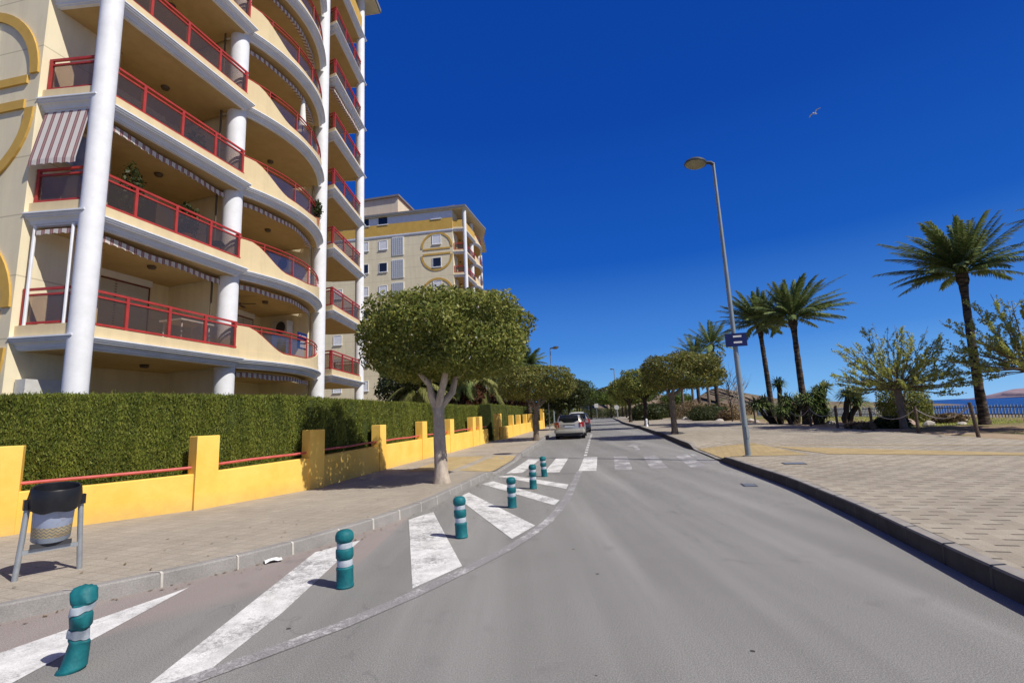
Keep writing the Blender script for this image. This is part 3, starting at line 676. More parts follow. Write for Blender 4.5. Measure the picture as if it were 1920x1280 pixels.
def build_shared():
    S = shared
    S['AB'] = slab_mesh('AB', P_AB, [(-3.05, 12.40), (-3.05, 9.2), (-1.36, 9.2)]); S['CD'] = slab_mesh('CD', P_CD, [(-4.15, 21.9), (-3.3, 18.2), (-2.6, 18.4)])
    S['BOW'] = slab_mesh('BOW', AR, [(-1.35, 17.5), (-3.8, 17.38), (-3.15, 12.64), (-.7, 12.64)])
    S['rAB'] = railing_mesh([(-1.32, 7.508), (0, 7.75), (0, 12.35), (-.6, 12.35)]); S['rCD'] = railing_mesh([(-2.3, 18.83), (-1.02, 18.60), (-2.0, 22.72), (-3.5, 22.37)])
    S['bow'] = bow_meshes()
    S['wAB'] = awning_mesh([(-.02, 8.1), (-.42, 12.25)], .10, -.15, .17, -.5); S['wBOW'] = awning_mesh(AR[1:-1], .10, -.36, .17, -.6); S['wCD'] = awning_mesh([(-1.15, 18.75), (-1.95, 22.3)], .10, -.05, .15)
    S['wSIDE'] = awning_mesh([(-1.22, 7.52), (-.22, 7.70)], .12, -.02, .12)
    S['wDROP'] = awning_mesh([(-1.26, 7.515), (-.10, 7.72)], 1.40, .22, .14, -.02)
    S['win'] = window_meshes(1.0, 1.1); S['arch'] = window_meshes(1.2, .75, True); S['door'] = door_meshes(2.0, 2.1); S['ac'] = ac_mesh()
    col = MB(); col.lathe([(.23, 0), (.23, 27)], 28); S['col'] = col.mesh('column', 'white', True)
    c2 = MB(); c2.lathe([(.29, 0), (.29, 26.7)], 28); S['colB'] = c2.mesh('column', 'white', True)
    rg = MB()
    for up in (1, -1):
        pr = []
        for k in range(25):
            a = math.pi*k/24; c_, s_ = math.cos(a), math.sin(a)*up; z0 = .46*up
            pr.append([(c_*1.77, 0, z0+s_*1.77), (c_*2.02, 0, z0+s_*2.02), (c_*2.02, -.045, z0+s_*2.02), (c_*1.77, -.045, z0+s_*1.77)])
        rg.grid(pr); rg.f += [(rg_o+0, rg_o+1, rg_o+2, rg_o+3) for rg_o in (len(rg.v)-100, len(rg.v)-4)]
    rg.box(-1.72, 1.72, -.045, 0, .22, .43); rg.box(-1.72, 1.72, -.045, 0, -.45, -.22)
    S['ring'] = rg.mesh('gold_ring', 'gold')
    st = MB(); st.box(-.75, .75, -.06, .02, 0, 2.35); S['stairframe'] = st.mesh('stairwell_screen', 'white')
    gr = MB()
    for i in range(9):
        for j in range(5): gr.box(-.66+j*.27, -.66+j*.27+.22, -.075, -.05, .08+i*.25, .08+i*.25+.2)
    S['stairgrid'] = gr.mesh('glass_block', simple('glass_blocks', (.42, .45, .47), (.34, .36, .38), 6, .3))
    lt = MB(); lt.lathe([(0, -.10), (.09, -.09), (.12, -.03), (.10, 0)], 14); S['lite'] = lt.mesh('ceiling_light', 'fix', True)
build_shared()

def part(name, me, parent, loc=(0, 0, 0), rz=0):
    o = put(name, me, parent, loc); o.rotation_euler = (0, 0, rz); return o
def local_xy(o, az, v, s): return (o[0]+s*math.sin(az)+v*math.cos(az), o[1]+s*math.cos(az)-v*math.sin(az))
def gable_s(v): return 7.4+(v+1.35)*(1.2/20.65)
GA = math.atan2(1.2, 20.65)
def building(o, az, z0, label, near, seed):
    rr = random.Random(seed); S = shared
    b = thing('apartment_building', label, 'building', (o[0], o[1], z0), -az, 'cream apartment blocks of nine storeys')
    MB().prism(FOOT, -.3, 26.7).build('wall', 'gable', b)
    band = [(-.02, .0)]
    # gold and white top bands of the gable, cornice line
    gp = [(-22, 6.2), (-1.33, 7.4)]
    MB().sweep([(0, 24.32), (.035, 24.32), (.035, 25.75), (0, 25.75)], gp).build('gold_band', 'gold', b)
    MB().sweep([(0, 25.752), (.02, 25.752), (.02, 26.69), (0, 26.69)], gp).build('white_band', 'white', b)
    MB().sweep([(0, 23.97), (.06, 23.99), (.10, 24.12), (.10, 24.27), (0, 24.30)], gp).build('band_cornice', 'trim', b)
    eave = [(-22.5, 5.85), (.4, 7.15), (.6, 12.4), (.75, 15.2), (-.45, 18.4), (-1.5, 23.7), (-22.5, 21.2)]
    MB().prism(eave, 26.72, 26.80).build('eave_soffit', 'beige', b)
    ed = MB(); ed.prism(offset_path(eave+[eave[0]], .06)[:-1], 26.802, 27.05); ed.build('roof_edge', 'roofgrey', b)
    rin = [(-21.5, 7.2), (-1.2, 8.2), (-1.2, 12.4), (-2.2, 18), (-3.0, 22.0), (-21.5, 20.4)]
    rf = MB(); n = len(eave)
    inner = [(-21, 8), (-2.6, 9), (-2.4, 12.4), (-2.6, 15), (-3.2, 17.8), (-4.0, 21.4), (-21, 19.8)]
    rf.add([(x, y, 27.052) for x, y in eave]+[(x, y, 27.75) for x, y in inner], [tuple(range(n, 2*n))]+[(i, (i+1) % n, n+(i+1) % n, n+i) for i in range(n)])
    rf.build('roof', 'terracotta', b)
    tw = MB().box(-16.5, -9.0, 8.4, 14.5, 27.4, 30.0); t_ = tw.build('stair_tower', 'beige', b)
    MB().box(-16.75, -8.75, 8.15, 14.75, 30.002, 30.25).build('tower_cap', 'roofgrey', t_)
    MB().box(-7.5, -1.6, 9.2, 9.5, 27.5, 28.15).build('roof_parapet', 'beige', b)
    for k in range(1, 9):
        zb = 3.65+2.9*(k-1)
        for key in ('AB', 'BOW', 'CD'):
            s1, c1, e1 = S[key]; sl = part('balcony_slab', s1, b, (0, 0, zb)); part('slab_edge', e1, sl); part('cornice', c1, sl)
        part('ceiling_light', S['lite'], b, (-1.5, 10.6, zb+.012)); part('ceiling_light', S['lite'], b, (-1.6, 15.2, zb+.012)); part('ceiling_light', S['lite'], b, (-2.4, 19.6, zb+.012))
        if k < 8:
            for key in ('rAB', 'rCD'): r_ = part('railing', S[key][0], b, (0, 0, zb)); part('glass_panel', S[key][1], r_)
        else:
            for path in (P_AB, P_CD):
                q = MB(); q.sweep([(-.14, zb+.562), (-.001, zb+.562), (-.001, zb+1.45), (-.14, zb+1.45)], path); q.build('gold_parapet', 'gold', b)
        p_ = part('bow_parapet', S['bow'][0], b, (0, 0, zb)); r_ = part('bow_railing', S['bow'][1], b, (0, 0, zb)); part('glass_panel', S['bow'][2], r_)
    for k in range(0, 9):
        zf = .3 if k == 0 else 3.65+2.9*(k-1)+.56
        # doors at the back of the recesses
        for j, (v, s, a, w) in enumerate([(-2.998, 10.7, 0, 1.), (-3.25, 14.0, -math.atan2(-.65, 4.78)-0, .7), (-3.55, 16.2, -math.atan2(-.65, 4.78), .6), (-3.62, 20.1, -math.atan2(-.9, 4.05), .85)]):
            if k == 0 and j == 3: continue
            if j in (1, 2): v = -3.1-(s-12.62)*.65/4.78
            if j == 3: v = -3.2-(s-17.9)*.9/4.05
            if near and k == 4 and j == 0: s = 10.3
            d = part('balcony_door', S['door'][0], b, (v, s, zf), -a*-1); d.scale = (1, w, 1)
            closed = rr.random() < .45
            if near and j == 0: closed = k in (1, 4)
            if k == 0: closed = False
            part('shutter' if closed else 'pane', S['door'][2] if closed else S['door'][1], d); part('shutter_box', S['door'][3], d)
    # gable windows, rings, stairwell screens
    for vi, v in enumerate((-3.4, -10.3, -12.75, -16.2)):
        for k in range(0, 9):
            z = .3+1.15 if k == 0 else 3.65+2.9*(k-1)+.56+1.0-.08
            w = part('window', S['arch' if k == 8 else 'win'][0], b, (v, gable_s(v)-.012, z+(.35 if k == 8 else 0)), GA*0+math.atan2(1.2, 20.65))
            q = k not in (4, 6) or rr.random() < .2
            if k == 8: q = vi in (0, 3)
            part('shutter' if q else 'pane', S['arch' if k == 8 else 'win'][1 if q else 2], w)
    for k in range(0, 8):
        z = .6 if k == 0 else 3.65+2.9*(k-1)+.5
        w = part('stairwell_screen', S['stairframe'], b, (-8.35, gable_s(-8.35)-.012, z), GA); part('glass_block', S['stairgrid'], w)
    for k in range(4): part('gold_ring', S['ring'], b, (-3.4, gable_s(-3.4)-.004, 4.17+5.8*k), GA)
    part('column', S['col'], b, (.05, 7.88, 0)); part('column', S['col'], b, (-2.1, 22.52, 0))
    part('column', S['colB'], b, (-.50, 12.36, 0)); part('column', S['colB'], b, (-1.30, 18.0, 0))
    return b
OA = (-11.565, 2.927); AZ = R(14.2)
near = building(OA, AZ, 0, 'tall cream block with red balcony railings close behind the hedge on the left', True, 3)
twin = building((-6.85, 48.77), R(12), .75, 'smaller looking cream block with gold top band further along the street, behind the round tree', False, 11)
S = shared
for k, keys in {3: ('wAB', 'wDROP'), 2: ('wAB', 'wBOW', 'wSIDE'), 1: ('wBOW',), 5: ('wBOW',), 3.1: ('wBOW',), 6: ('wAB', 'wCD'), 6.1: ('wBOW',)}.items():
    zb = 3.65+2.9*(int(k)-1)
    for q in keys:
        if int(k) == 6 and q == 'wAB': continue
        part('awning', S[q], near, (0, 0, zb))
for zz, v, s in ((4.21+1.45, -2.6, 17.36), (7.11+1.35, -2.6, 17.36)):
    a = part('air_conditioner', S['ac'][0], near, (v, s, zz), R(-97)); part('fan_grille', S['ac'][1], a, (.165, .1, .3))
part('air_conditioner', S['ac'][0], near, (-1.15, 8.0, 2.42), 0)
for zb in (3.65+2.9*i for i in range(7)):
    MB().tube([(-.80, 12.02, zb+.57), (-.80, 12.02, zb+2.88)], .03, 8).build('downpipe', 'fix', near)
for v, s_ in ((-1.2, 7.56), (-.25, 7.72)): MB().tube([(v, s_, 4.21), (v, s_, 6.56)], .035, 8).build('awning_post', 'white', near)
for v in (-2.2, -5.4): MB().tube([(v, gable_s(v)-.05, .3), (v, gable_s(v)-.05, 2.6)], .03, 8).build('cable_duct', 'white', near)
# ceiling fan of the first bow balcony
fan = MB(); fan.lathe([(0, -.34), (.10, -.32), (.10, -.24), (.02, -.22), (.02, 0)], 12)
fo = fan.build('ceiling_fan', 'fix', near); fo.location = (-1.9, 14.2, 6.55)
for i in range(4):
    a = i*math.pi/2+.4; bl = MB().box(.12, .62, -.06, .06, -.285, -.275); q = bl.build('fan_blade', 'wood', fo); q.rotation_euler = (0, 0, a)
# things on the balconies
def lpos(v, s, z): x, y = local_xy(OA, AZ, v, s); return (x, y, z)
t = thing('balcony_table', 'white table seen through the glass of the lowest near balcony', 'table', lpos(-.75, 11.2, 4.21), -AZ)
MB().box(-.4, .4, -.55, .55, .66, .70).build('table_top', 'cloth', t)
for x in (-.33, .33):
    for y in (-.47, .47): MB().tube([(x, y, 0), (x*.95, y*.95, .66)], .022, 8).build('leg', 'white', t)
t = thing('parasol', 'folded white parasol standing on an upper bow-fronted balcony', 'parasol', lpos(-.45, 15.6, 12.91), -AZ)
MB().tube([(0, 0, 0), (0, 0, 2.25)], .02, 8).build('pole', 'dark', t); MB().lathe([(.02, 2.3), (.06, 2.2), (.09, 1.9), (.13, 1.3), (.17, .95), (.05, .98)][::-1], 10).build('canopy', 'cloth', t, True); MB().lathe([(.25, 0), (.25, .06), (.04, .1)], 14).build('base', 'dark', t)
t = thing('for_sale_sign', 'dark blue sale board with white lettering behind the lowest bow railing', 'sign', lpos(-.18, 15.55, 4.63), -AZ+R(8))
MB().box(-.015, .015, -.32, .32, 0, .62).build('board', 'blue', t)
def text_mesh(txt, size):
    cu = bpy.data.curves.new('lettering', 'FONT'); cu.body = txt; cu.size = size; cu.align_x = 'CENTER'; cu.extrude = .001
    o = bpy.data.objects.new('lettering', cu); C.objects.link(o); bpy.context.view_layer.update()
    me = bpy.data.meshes.new_from_object(o.evaluated_get(bpy.context.evaluated_depsgraph_get())); bpy.data.objects.remove(o); return me
me = text_mesh('SE VENDE', .115); me.materials.clear(); me.materials.append(M['cloth'])
o = put('lettering', me, t, (.019, 0, .44)); o.rotation_euler = (R(90), 0, R(90))
MB().box(.016, .022, -.17, .25, .06, .36).build('white_panel', 'paper', t)
t = thing('balcony_chair', 'dark folding chair behind the railing of the second near balcony', 'chair', lpos(-.55, 11.85, 7.11), -AZ+.5)
MB().box(-.22, .22, -.22, .22, .42, .46).build('seat', 'black', t); MB().box(-.22, -.18, -.22, .22, .47, .95).build('backrest', 'black', t)
for x in (-.2, .2):
    for y in (-.2, .2): MB().tube([(x, y, 0), (x, y, .42)], .018, 6).build('leg', 'dark', t)
def pot(label, loc, h_, seed):
    t = thing('potted_plant', label, 'plant', loc, 0, 'plants on the balconies'); MB().lathe([(0, 0), (.13, 0), (.18, .30), (.16, .30), (.15, .26), (0, .26)], 16).build('pot', 'terracotta', t, True)
    put('foliage', leaf_cloud(900, (0, 0, .3+h_*.5), (.28, .28, h_*.55), .06, 2., 3., seed, 'darkleaf', .3), t)
POTS = [('bushy dark plant behind the glass of the second near balcony', lpos(-.45, 10.7, 7.11), .9, 1), ('tall plant beside the tall white column on the second balcony', lpos(-.5, 9.1, 7.11), 1.3, 2), ('plant at the back of the third near balcony', lpos(-1.2, 11.5, 10.01), 1.0, 3), ('plant behind an upper bow-fronted railing', lpos(-.5, 16.6, 10.01), .8, 4)]
cl = MB(); cl.grid([[(x_*.03*math.sin(y_*2.1), 7.9+y_*.09, 9.4-.22*x_-(.12*math.sin(y_*.5) if x_ == 4 else 0)) for y_ in range(9)] for x_ in range(5)])
o = cl.build('hung_cloth', 'curtain', None, True); o.parent = None; o.location = (OA[0], OA[1], -.3); o.rotation_euler = (0, 0, -AZ)
o.location = (*local_xy(OA, AZ, -1.0, 0), -.25)
tag(o, 'blue grey cloth hung at the end of the second balcony beside the tall column', 'cloth')

# third block far behind
b = thing('distant_apartment_block', 'distant block with an orange tiled roof just showing above the round tree', 'building', (-11, 112, .8), R(-6))
MB().box(-8, 8.6, -7, 10, 0, 28.2).build('wall', 'beige', b)
rf = MB(); rf.add([(-8.6, -7.6, 28.2), (9.2, -7.6, 28.2), (9.2, 10.6, 28.2), (-8.6, 10.6, 28.2), (-3, 0, 31.2), (4.5, 0, 31.2), (4.5, 3, 31.2), (-3, 3, 31.2)], [(0, 1, 5, 4), (1, 2, 6, 5), (2, 3, 7, 6), (3, 0, 4, 7), (4, 5, 6, 7), (3, 2, 1, 0)])
rf.build('roof', 'terracotta', b)
for k in range(9):
    for x in (-5, 0, 5): w = part('window', S['win'][0], b, (x, -7.01, 1.5+k*3)); part('pane', S['win'][2], w)
h_ = thing('garden_house', 'small white house with low roof glimpsed behind the far hedge', 'house', (-2.4, 50, zt(50)), R(-12))
MB().box(-3.0, 3.0, -2.4, 2.4, 0, 3.3).build('wall', 'white', h_)
MB().add([(-3.3, -2.7, 3.3), (3.3, -2.7, 3.3), (3.3, 2.7, 3.3), (-3.3, 2.7, 3.3), (-2.2, 0, 4.0), (2.2, 0, 4.0)], [(0, 1, 5, 4), (1, 2, 5), (2, 3, 4, 5), (3, 0, 4), (3, 2, 1, 0)]).build('roof', 'terracotta', h_)
for x in (-1.8, 0, 1.8): w = part('window', S['win'][0], h_, (x, -2.41, 1.1)); part('pane', S['win'][2], w)

# ------------------------------------------------------------------ yellow wall, rail, hedge
def on_path(P, d):
    for a, b_ in zip(P[:-1], P[1:]):
        L = math.dist(a, b_)
        if d <= L or b_ == P[-1]: return (a[0]+(b_[0]-a[0])*d/L, a[1]+(b_[1]-a[1])*d/L), math.atan2(b_[1]-a[1], b_[0]-a[0])
        d -= L
def wall_piece(P, z_extra, piers, label, rail, ph=1.44):
    w = thing('garden_wall', label, 'wall', (P[0][0], P[0][1], 0), 0, 'low yellow walls along the left pavement'); o = Vector((P[0][0], P[0][1], 0))
    pts = along(P, .5); m = MB(); rws = []; i1 = offset_path(pts, -.22)
    for p, q in zip(pts, i1):
        zb = zt(p[1])+.0; zz = z_extra(p[1]); rws.append([(p[0]-o.x, p[1]-o.y, zb), (p[0]-o.x, p[1]-o.y, zz-.012), (p[0]-o.x-.012, p[1]-o.y+.004, zz), (q[0]-o.x, q[1]-o.y, zz), (q[0]-o.x, q[1]-o.y, zb)])
    m.grid(rws); n = len(rws)-1; m.f += [(0, 1, 2, 3, 4), tuple(n*5+i for i in (4, 3, 2, 1, 0))]
    m.build('wall_base', 'yellow', w)
    for (x, y, an, wd, hh) in piers:
        p = MB(); zb = zt(y)
        x0, y0 = x-o.x, y-o.y
        def ring(s, z): return [(x0+u_*math.cos(an)-v_*math.sin(an), y0+u_*math.sin(an)+v_*math.cos(an), z) for u_, v_ in ((-wd/2+s, -.03+s), (wd/2-s, -.03+s), (wd/2-s, .27-s), (-wd/2+s, .27-s))]
        r1, r2, r3 = ring(0, zb), ring(0, zb+hh-.012), ring(.012, zb+hh)
        p.add(r1+r2+r3, [(0, 1, 5, 4), (1, 2, 6, 5), (2, 3, 7, 6), (3, 0, 4, 7), (4, 5, 9, 8), (5, 6, 10, 9), (6, 7, 11, 10), (7, 4, 8, 11), (8, 9, 10, 11)])
        p.build('pier', 'yellow', w)
    if rail:
        rp = offset_path(pts, -.11)
        r = MB(); r.tube([(p[0]-o.x, p[1]-o.y, z_extra(p[1])+.13+.008*math.sin(p[1]*3)) for p in rp], .027, 8); r.build('rail', 'pinkred', w, True)
    return w
def pier_list(xy, P, wd, hh):
    out = []
    for x, y in xy:
        best = None
        for a, b_ in zip(P[:-1], P[1:]):
            d = np.array(b_)-np.array(a); t = max(0, min(1, float((np.array((x, y))-a) @ d/(d @ d)))); q = np.array(a)+d*t; e = math.dist(q, (x, y))
            if best is None or e < best[0]: best = (e, q, math.atan2(d[1], d[0]))
        out.append((best[1][0], best[1][1], best[2], wd, hh))
    return out
wtop = lambda y: .84+.0*y+max(0, y-9)*.035 if y < 12.4 else float(np.interp(y, [12.4, 16, 22, 27, 46], [.96, 1.02, 1.12, 1.22, 1.45]))
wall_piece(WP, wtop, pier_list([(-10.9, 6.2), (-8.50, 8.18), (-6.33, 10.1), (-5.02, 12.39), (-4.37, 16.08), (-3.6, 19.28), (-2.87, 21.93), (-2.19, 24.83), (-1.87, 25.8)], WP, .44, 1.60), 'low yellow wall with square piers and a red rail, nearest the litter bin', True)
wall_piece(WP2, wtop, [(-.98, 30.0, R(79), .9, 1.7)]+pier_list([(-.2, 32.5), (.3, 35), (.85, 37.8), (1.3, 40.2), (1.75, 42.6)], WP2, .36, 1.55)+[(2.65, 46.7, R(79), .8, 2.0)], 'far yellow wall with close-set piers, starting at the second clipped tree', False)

def hedge(P, label, ztop, off, thick, nleaf, dens_y):
    o = (P[0][0], P[0][1]); hth = thing('hedge', label, 'hedge', (o[0], o[1], 0), 0, 'clipped cypress hedges behind the yellow walls')
    pts = along(P, .22); f0 = offset_path(pts, -off); f1 = offset_path(pts, -off-thick); m = MB(); rws = []
    def w_(d, z): return .035*math.sin(d*2.3+z*1.1)+.03*math.sin(d*5.7-z*2)+.02*math.sin(d*11+z*4)
    for i, (p, q) in enumerate(zip(f0, f1)):
        d = i*.22; zb = zt(p[1])+.05; nx, ny = (p[0]-q[0])/thick, (p[1]-q[1])/thick; r = []
        for k in range(7):
            z = zb+(ztop-.1-zb)*k/6; e = w_(d, z)-.08; r.append((p[0]+nx*e-o[0], p[1]+ny*e-o[1], z))
        r.append((p[0]-nx*.14-o[0], p[1]-ny*.14-o[1], ztop-.05)); r.append((q[0]-o[0], q[1]-o[1], ztop-.06)); r.append((q[0]-o[0], q[1]-o[1], zb)); rws.append(r)
    m.grid(rws); n = len(rws[0]); k = (len(rws)-1)*n; m.f += [tuple(range(n)), tuple(range(k, k+n))[::-1]]
    m.build('hedge_core', 'hedgecore', hth)
    # sprays
    F0 = np.array(f0); L = np.concatenate([[0], np.cumsum(np.linalg.norm(np.diff(F0, axis=0), axis=1))])
    u_ = rng.random(nleaf); 
    u_ = u_**dens_y*L[-1]
    x = np.interp(u_, L, F0[:, 0]); y = np.interp(u_, L, F0[:, 1])
    F1 = np.array(f1); xb = np.interp(u_, L, F1[:, 0]); yb = np.interp(u_, L, F1[:, 1]); nx, ny = (x-xb)/thick, (y-yb)/thick
    zb = np.interp(y, ZY, ZZ)+.05; top = rng.random(nleaf) < .16
    z = np.where(top, ztop-.04+.018*np.sin(u_*1.7)+.014*np.sin(u_*4.3+1)+rng.normal(0, .022, nleaf)+np.where(rng.random(nleaf) < .03, .06, 0), zb+(ztop-zb)*rng.random(nleaf))
    wob = .035*np.sin(u_*2.3+z*1.1)+.03*np.sin(u_*5.7-z*2)+.02*np.sin(u_*11+z*4)
    dep = np.where(top, -rng.random(nleaf)*thick, wob-.04+rng.normal(0, .022, nleaf))
    cx, cy = x+nx*dep-o[0], y+ny*dep-o[1]
    tx, ty = -ny, nx
    ln = rng.uniform(.03, .075, nleaf); wd = rng.uniform(.006, .016, nleaf); tilt = rng.normal(0, .45, nleaf); outw = rng.uniform(-.1, .7, nleaf)
    dx = tx*np.sin(tilt)+nx*outw; dy = ty*np.sin(tilt)+ny*outw; dz = np.cos(tilt)
    yaw = rng.uniform(-.9, .9, nleaf); sx, sy = tx*np.cos(yaw)+nx*np.sin(yaw), ty*np.cos(yaw)+ny*np.sin(yaw)
    Cc = np.stack([cx, cy, z], 1); D = np.stack([dx, dy, dz], 1)*ln[:, None]; Sd = np.stack([sx, sy, np.zeros(nleaf)], 1)*wd[:, None]
    V = np.stack([Cc-D*.4-Sd, Cc-D*.4+Sd, Cc+D*.6], 1).reshape(-1, 3)
    put('foliage', tri_mesh('foliage', V, np.arange(3*nleaf).reshape(-1, 3), 'hedge'), hth)
HP = [(-14.0, 3.7), (-8.41, 8.25), (-6.38, 10.0), (-5.02, 12.39), (-4.37, 16.08), (-2.87, 21.93), (-1.54, 27.03)]
hedge(HP, 'long clipped green hedge behind the nearest yellow wall', 2.50, .42, 1.1, 300000, 1.15)
hedge([(-1.1, 30.4), (1.5, 43.0)], 'shorter clipped hedge behind the far yellow wall, beyond the gap', 2.72, .4, 1.0, 24000, 1.)

# ------------------------------------------------------------------ litter bin
t = thing('litter_bin', 'black topped litter bin hung between two metal legs on the left pavement', 'litter bin', (-5.38, 5.81, zt(5.8)+.142), math.atan2(.36, .30))
def frame(sx):
    m = MB(); m.tube([(sx*.27, 0, 0), (sx*.245, 0, .42), (sx*.225, 0, .86)], .027, 10); m.box(sx*.27-.05, sx*.27+.05, -.05, .05, 0, .008); return m
for s in (-1, 1): frame(s).build('leg', 'steel', t, True)
MB().box(-.25, .25, -.018, .018, .28, .325).build('crossbar', 'steel', t)
MB().box(-.18, .17, -.05, -.02, .33, .38).build('drum_bracket', 'dark', t)
BT = Matrix.Translation((0, 0, .84)) @ Matrix.Rotation(R(10), 4, 'X') @ Matrix.Translation((0, 0, -.84))
MB().lathe([(.0, .385), (.165, .39), (.172, .40), (.185, .80), (.17, .80), (.16, .42), (0, .41)], 32).build('drum', 'drum', t, True).matrix_local = BT
m = MB(); pr = []
n = 40
for r_, z_ in [(.20, .74), (.232, .75), (.238, .86), (.222, .98), (.212, .995), (.20, .985), (.19, .90), (.15, .66)]:
    pr.append([((r_+(.006*math.sin(k*2.9) if .74 < z_ < .9 else 0))*math.cos(2*math.pi*k/n), (r_+(.006*math.sin(k*1.7) if .74 < z_ < .9 else 0))*math.sin(2*math.pi*k/n), z_+(.012*math.sin(k*.9) if z_ < .76 else 0)) for k in list(range(n))+[0]])
m.grid(pr).build('bin_liner', 'black', t, True).matrix_local = BT
for s in (-1, 1): MB().box(s*.235-.03, s*.235+.03, -.05, .05, .76, .87).build('hinge', 'black', t)

# ------------------------------------------------------------------ bollards
def lathe_prof_bollard(z0, z1):
    P = [(.0, 0), (.098, 0), (.104, .012), (.105, .02), (.098, .03), (.096, .17), (.099, .185), (.099, .20), (.094, .205), (.088, .215), (.088, .285), (.094, .295), (.101, .305), (.102, .37), (.098, .385), (.088, .395), (.087, .455), (.094, .465), (.104, .475), (.107, .50), (.104, .53), (.09, .558), (.06, .575), (.0, .582)]
    return [p for p in P if z0-1e-6 <= p[1] <= z1+1e-6]
def make_bollard(label, loc, warp=None):
    b = thing('bollard', label, 'bollard', loc, random.uniform(0, 6), 'teal bollards along the hatched road edge')
    body = MB().lathe(lathe_prof_bollard(0, .6), 26)
    bands = [MB().lathe([(.0885, a), (.0895, a+.005), (.0895, c-.005), (.0885, c)], 26) for a, c in ((.218, .282), (.398, .452))]
    for m in [body]+bands:
        if warp: m.v = [warp(p[0]*(1 if m is body else 1.12), p[1]*(1 if m is body else 1.12), p[2]) for p in m.v]
        else: m.v = [(x*.89*(1+.02*math.sin(9*z)), y*.89, z) for x, y, z in m.v]
    body.build('post', 'teal', b, True)
    for m in bands: m.build('reflective_band', 'band', b, True)
    return b
def crush(x, y, z):
    a = math.atan2(y, x); w = min(1, max(0, z/.10))
    k = .90-.13*math.sin(min(1, max(0, (z-.04)/.42))*math.pi)*(1+math.sin(a+z*17))/1.4-.07*math.sin(3*a+z*23)*w-.05*math.sin(5*a-z*37)*w
    if z < .05: k = 1.0+.08*max(0, math.cos(a-3.0))
    if z > .46: k = .86+.09*math.sin(2*a+1)+.06*math.sin(4*a+z*22)
    lean = .15*z+.012*math.sin(z*21)+.010*math.sin(z*43)
    k *= .80
    return (x*k+lean, y*k*.95+.03*math.sin(z*11), z*1.0+.16*x*w*math.sin(z*19+.5)+.004*math.sin(6*a+z*30)*w)
bl1 = make_bollard('crumpled leaning teal bollard nearest the camera, beside the litter bin', (-3.32, 3.83, 0), crush); bl1.rotation_euler = (0, 0, .12)
proto = None
for x, y, lab, sc_ in [(-1.87, 5.42, 'upright teal bollard second from the camera, standing on a narrow white stripe', 1.0), (-.86, 7.38, 'teal bollard between two hatch stripes, third from the camera', 1.0),
                  (-.14, 9.57, 'teal bollard in front of the clipped tree trunk, fourth from the camera', .97), (.34, 11.8, 'teal bollard second from the zebra crossing', .97), (.73, 13.9, 'smallest looking teal bollard, right at the zebra crossing', .95)]:
    if proto is None: proto = make_bollard(lab, (x, y, zt(y)))
    else: copy_thing(proto, (x, y, zt(y)), random.uniform(0, 6), lab, sc_)
    
def bollard_tilts():
    for o in [o for o in C.objects if o.name.startswith('bollard') and o.parent is None and o != bl1]:
        o.rotation_euler = (random.uniform(-.05, .05), random.uniform(-.05, .05), o.rotation_euler.z)
bollard_tilts()

# ------------------------------------------------------------------ lamps
def lamp(label, loc, h, arm_dir, r0=.085, detail=True):
    t = thing('street_lamp', label, 'street lamp', loc, 0, 'street lamps with disc heads')
    MB().tube([(0, 0, 0), (0, 0, h*.5), (0, 0, h)], [r0, r0*.8, r0*.55], 20).build('pole', 'pole', t, True)
    if detail:
        MB().lathe([(r0*1.9, 0), (r0*1.9, .02), (r0*1.1, .035)], 20).build('base_plate', 'pole', t); MB().box(-.05, .05, -r0-.012, -r0+.02, .55, .90, R(20), (0, 0)).build('service_door', 'pole', t)
    dx, dy = arm_dir; L = math.hypot(dx, dy); dx, dy = dx/L, dy/L
    MB().tube([(0, 0, h-.06), (dx*.08, dy*.08, h+.02), (dx*.26, dy*.26, h+.05)], [r0*.75, r0*.72, r0*.6], 12).build('arm', 'dark', t, True)
    hm = Matrix.Rotation(R(8), 4, Vector((-dy, dx, 0))*-1)
    cx = (dx*.58, dy*.58, h+.04)
    MB().lathe([(.36, -.03), (.37, .0), (.34, .06), (.24, .13), (.10, .165), (0, .17)], 28, cx, hm).build('lamp_head', 'lamphead' if detail else 'dark', t, True)
    MB().lathe([(.0, -.16), (.14, -.14), (.26, -.085), (.33, -.03), (.345, -.018)], 28, cx, hm).build('lamp_lens', 'lens', t, True)
    return t
lamp('tall grey street lamp with a blue sign on its pole, at the right kerb', (7.13, 15.4, zprom(15.4, 1)-.02), 9.75, (-1, .12))
lamp('street lamp behind the left palms, its head turned towards the road', (4.05, 51.6, zt(51.6)+.14), 8.3, (1, -.1), .085, False)
lamp('thin street lamp on the right kerb before the far hill', (24.1, 116.0, zt(116)+.14), 11.5, (-1, 0), .15, False)
lamp('most distant street lamp where the road ends in trees', (25.5, 170, zt(170)), 10, (1, 0), .15, False)
s_ = thing('street_name_sign', 'small blue sign plate with two white lines clamped to the tall lamp pole', 'sign', (7.13, 15.4, 3.62), R(-12))
MB().box(-.30, .34, -.125, -.10, 0, .42).build('plate', 'blue', s_)
for z_ in (.10, .29): MB().box(-.06, .19, -.128, -.124, z_, z_+.055).build('white_line', 'cloth', s_)
MB().box(-.10, .10, -.10, .085, .17, .22).build('bracket', 'steel', s_)

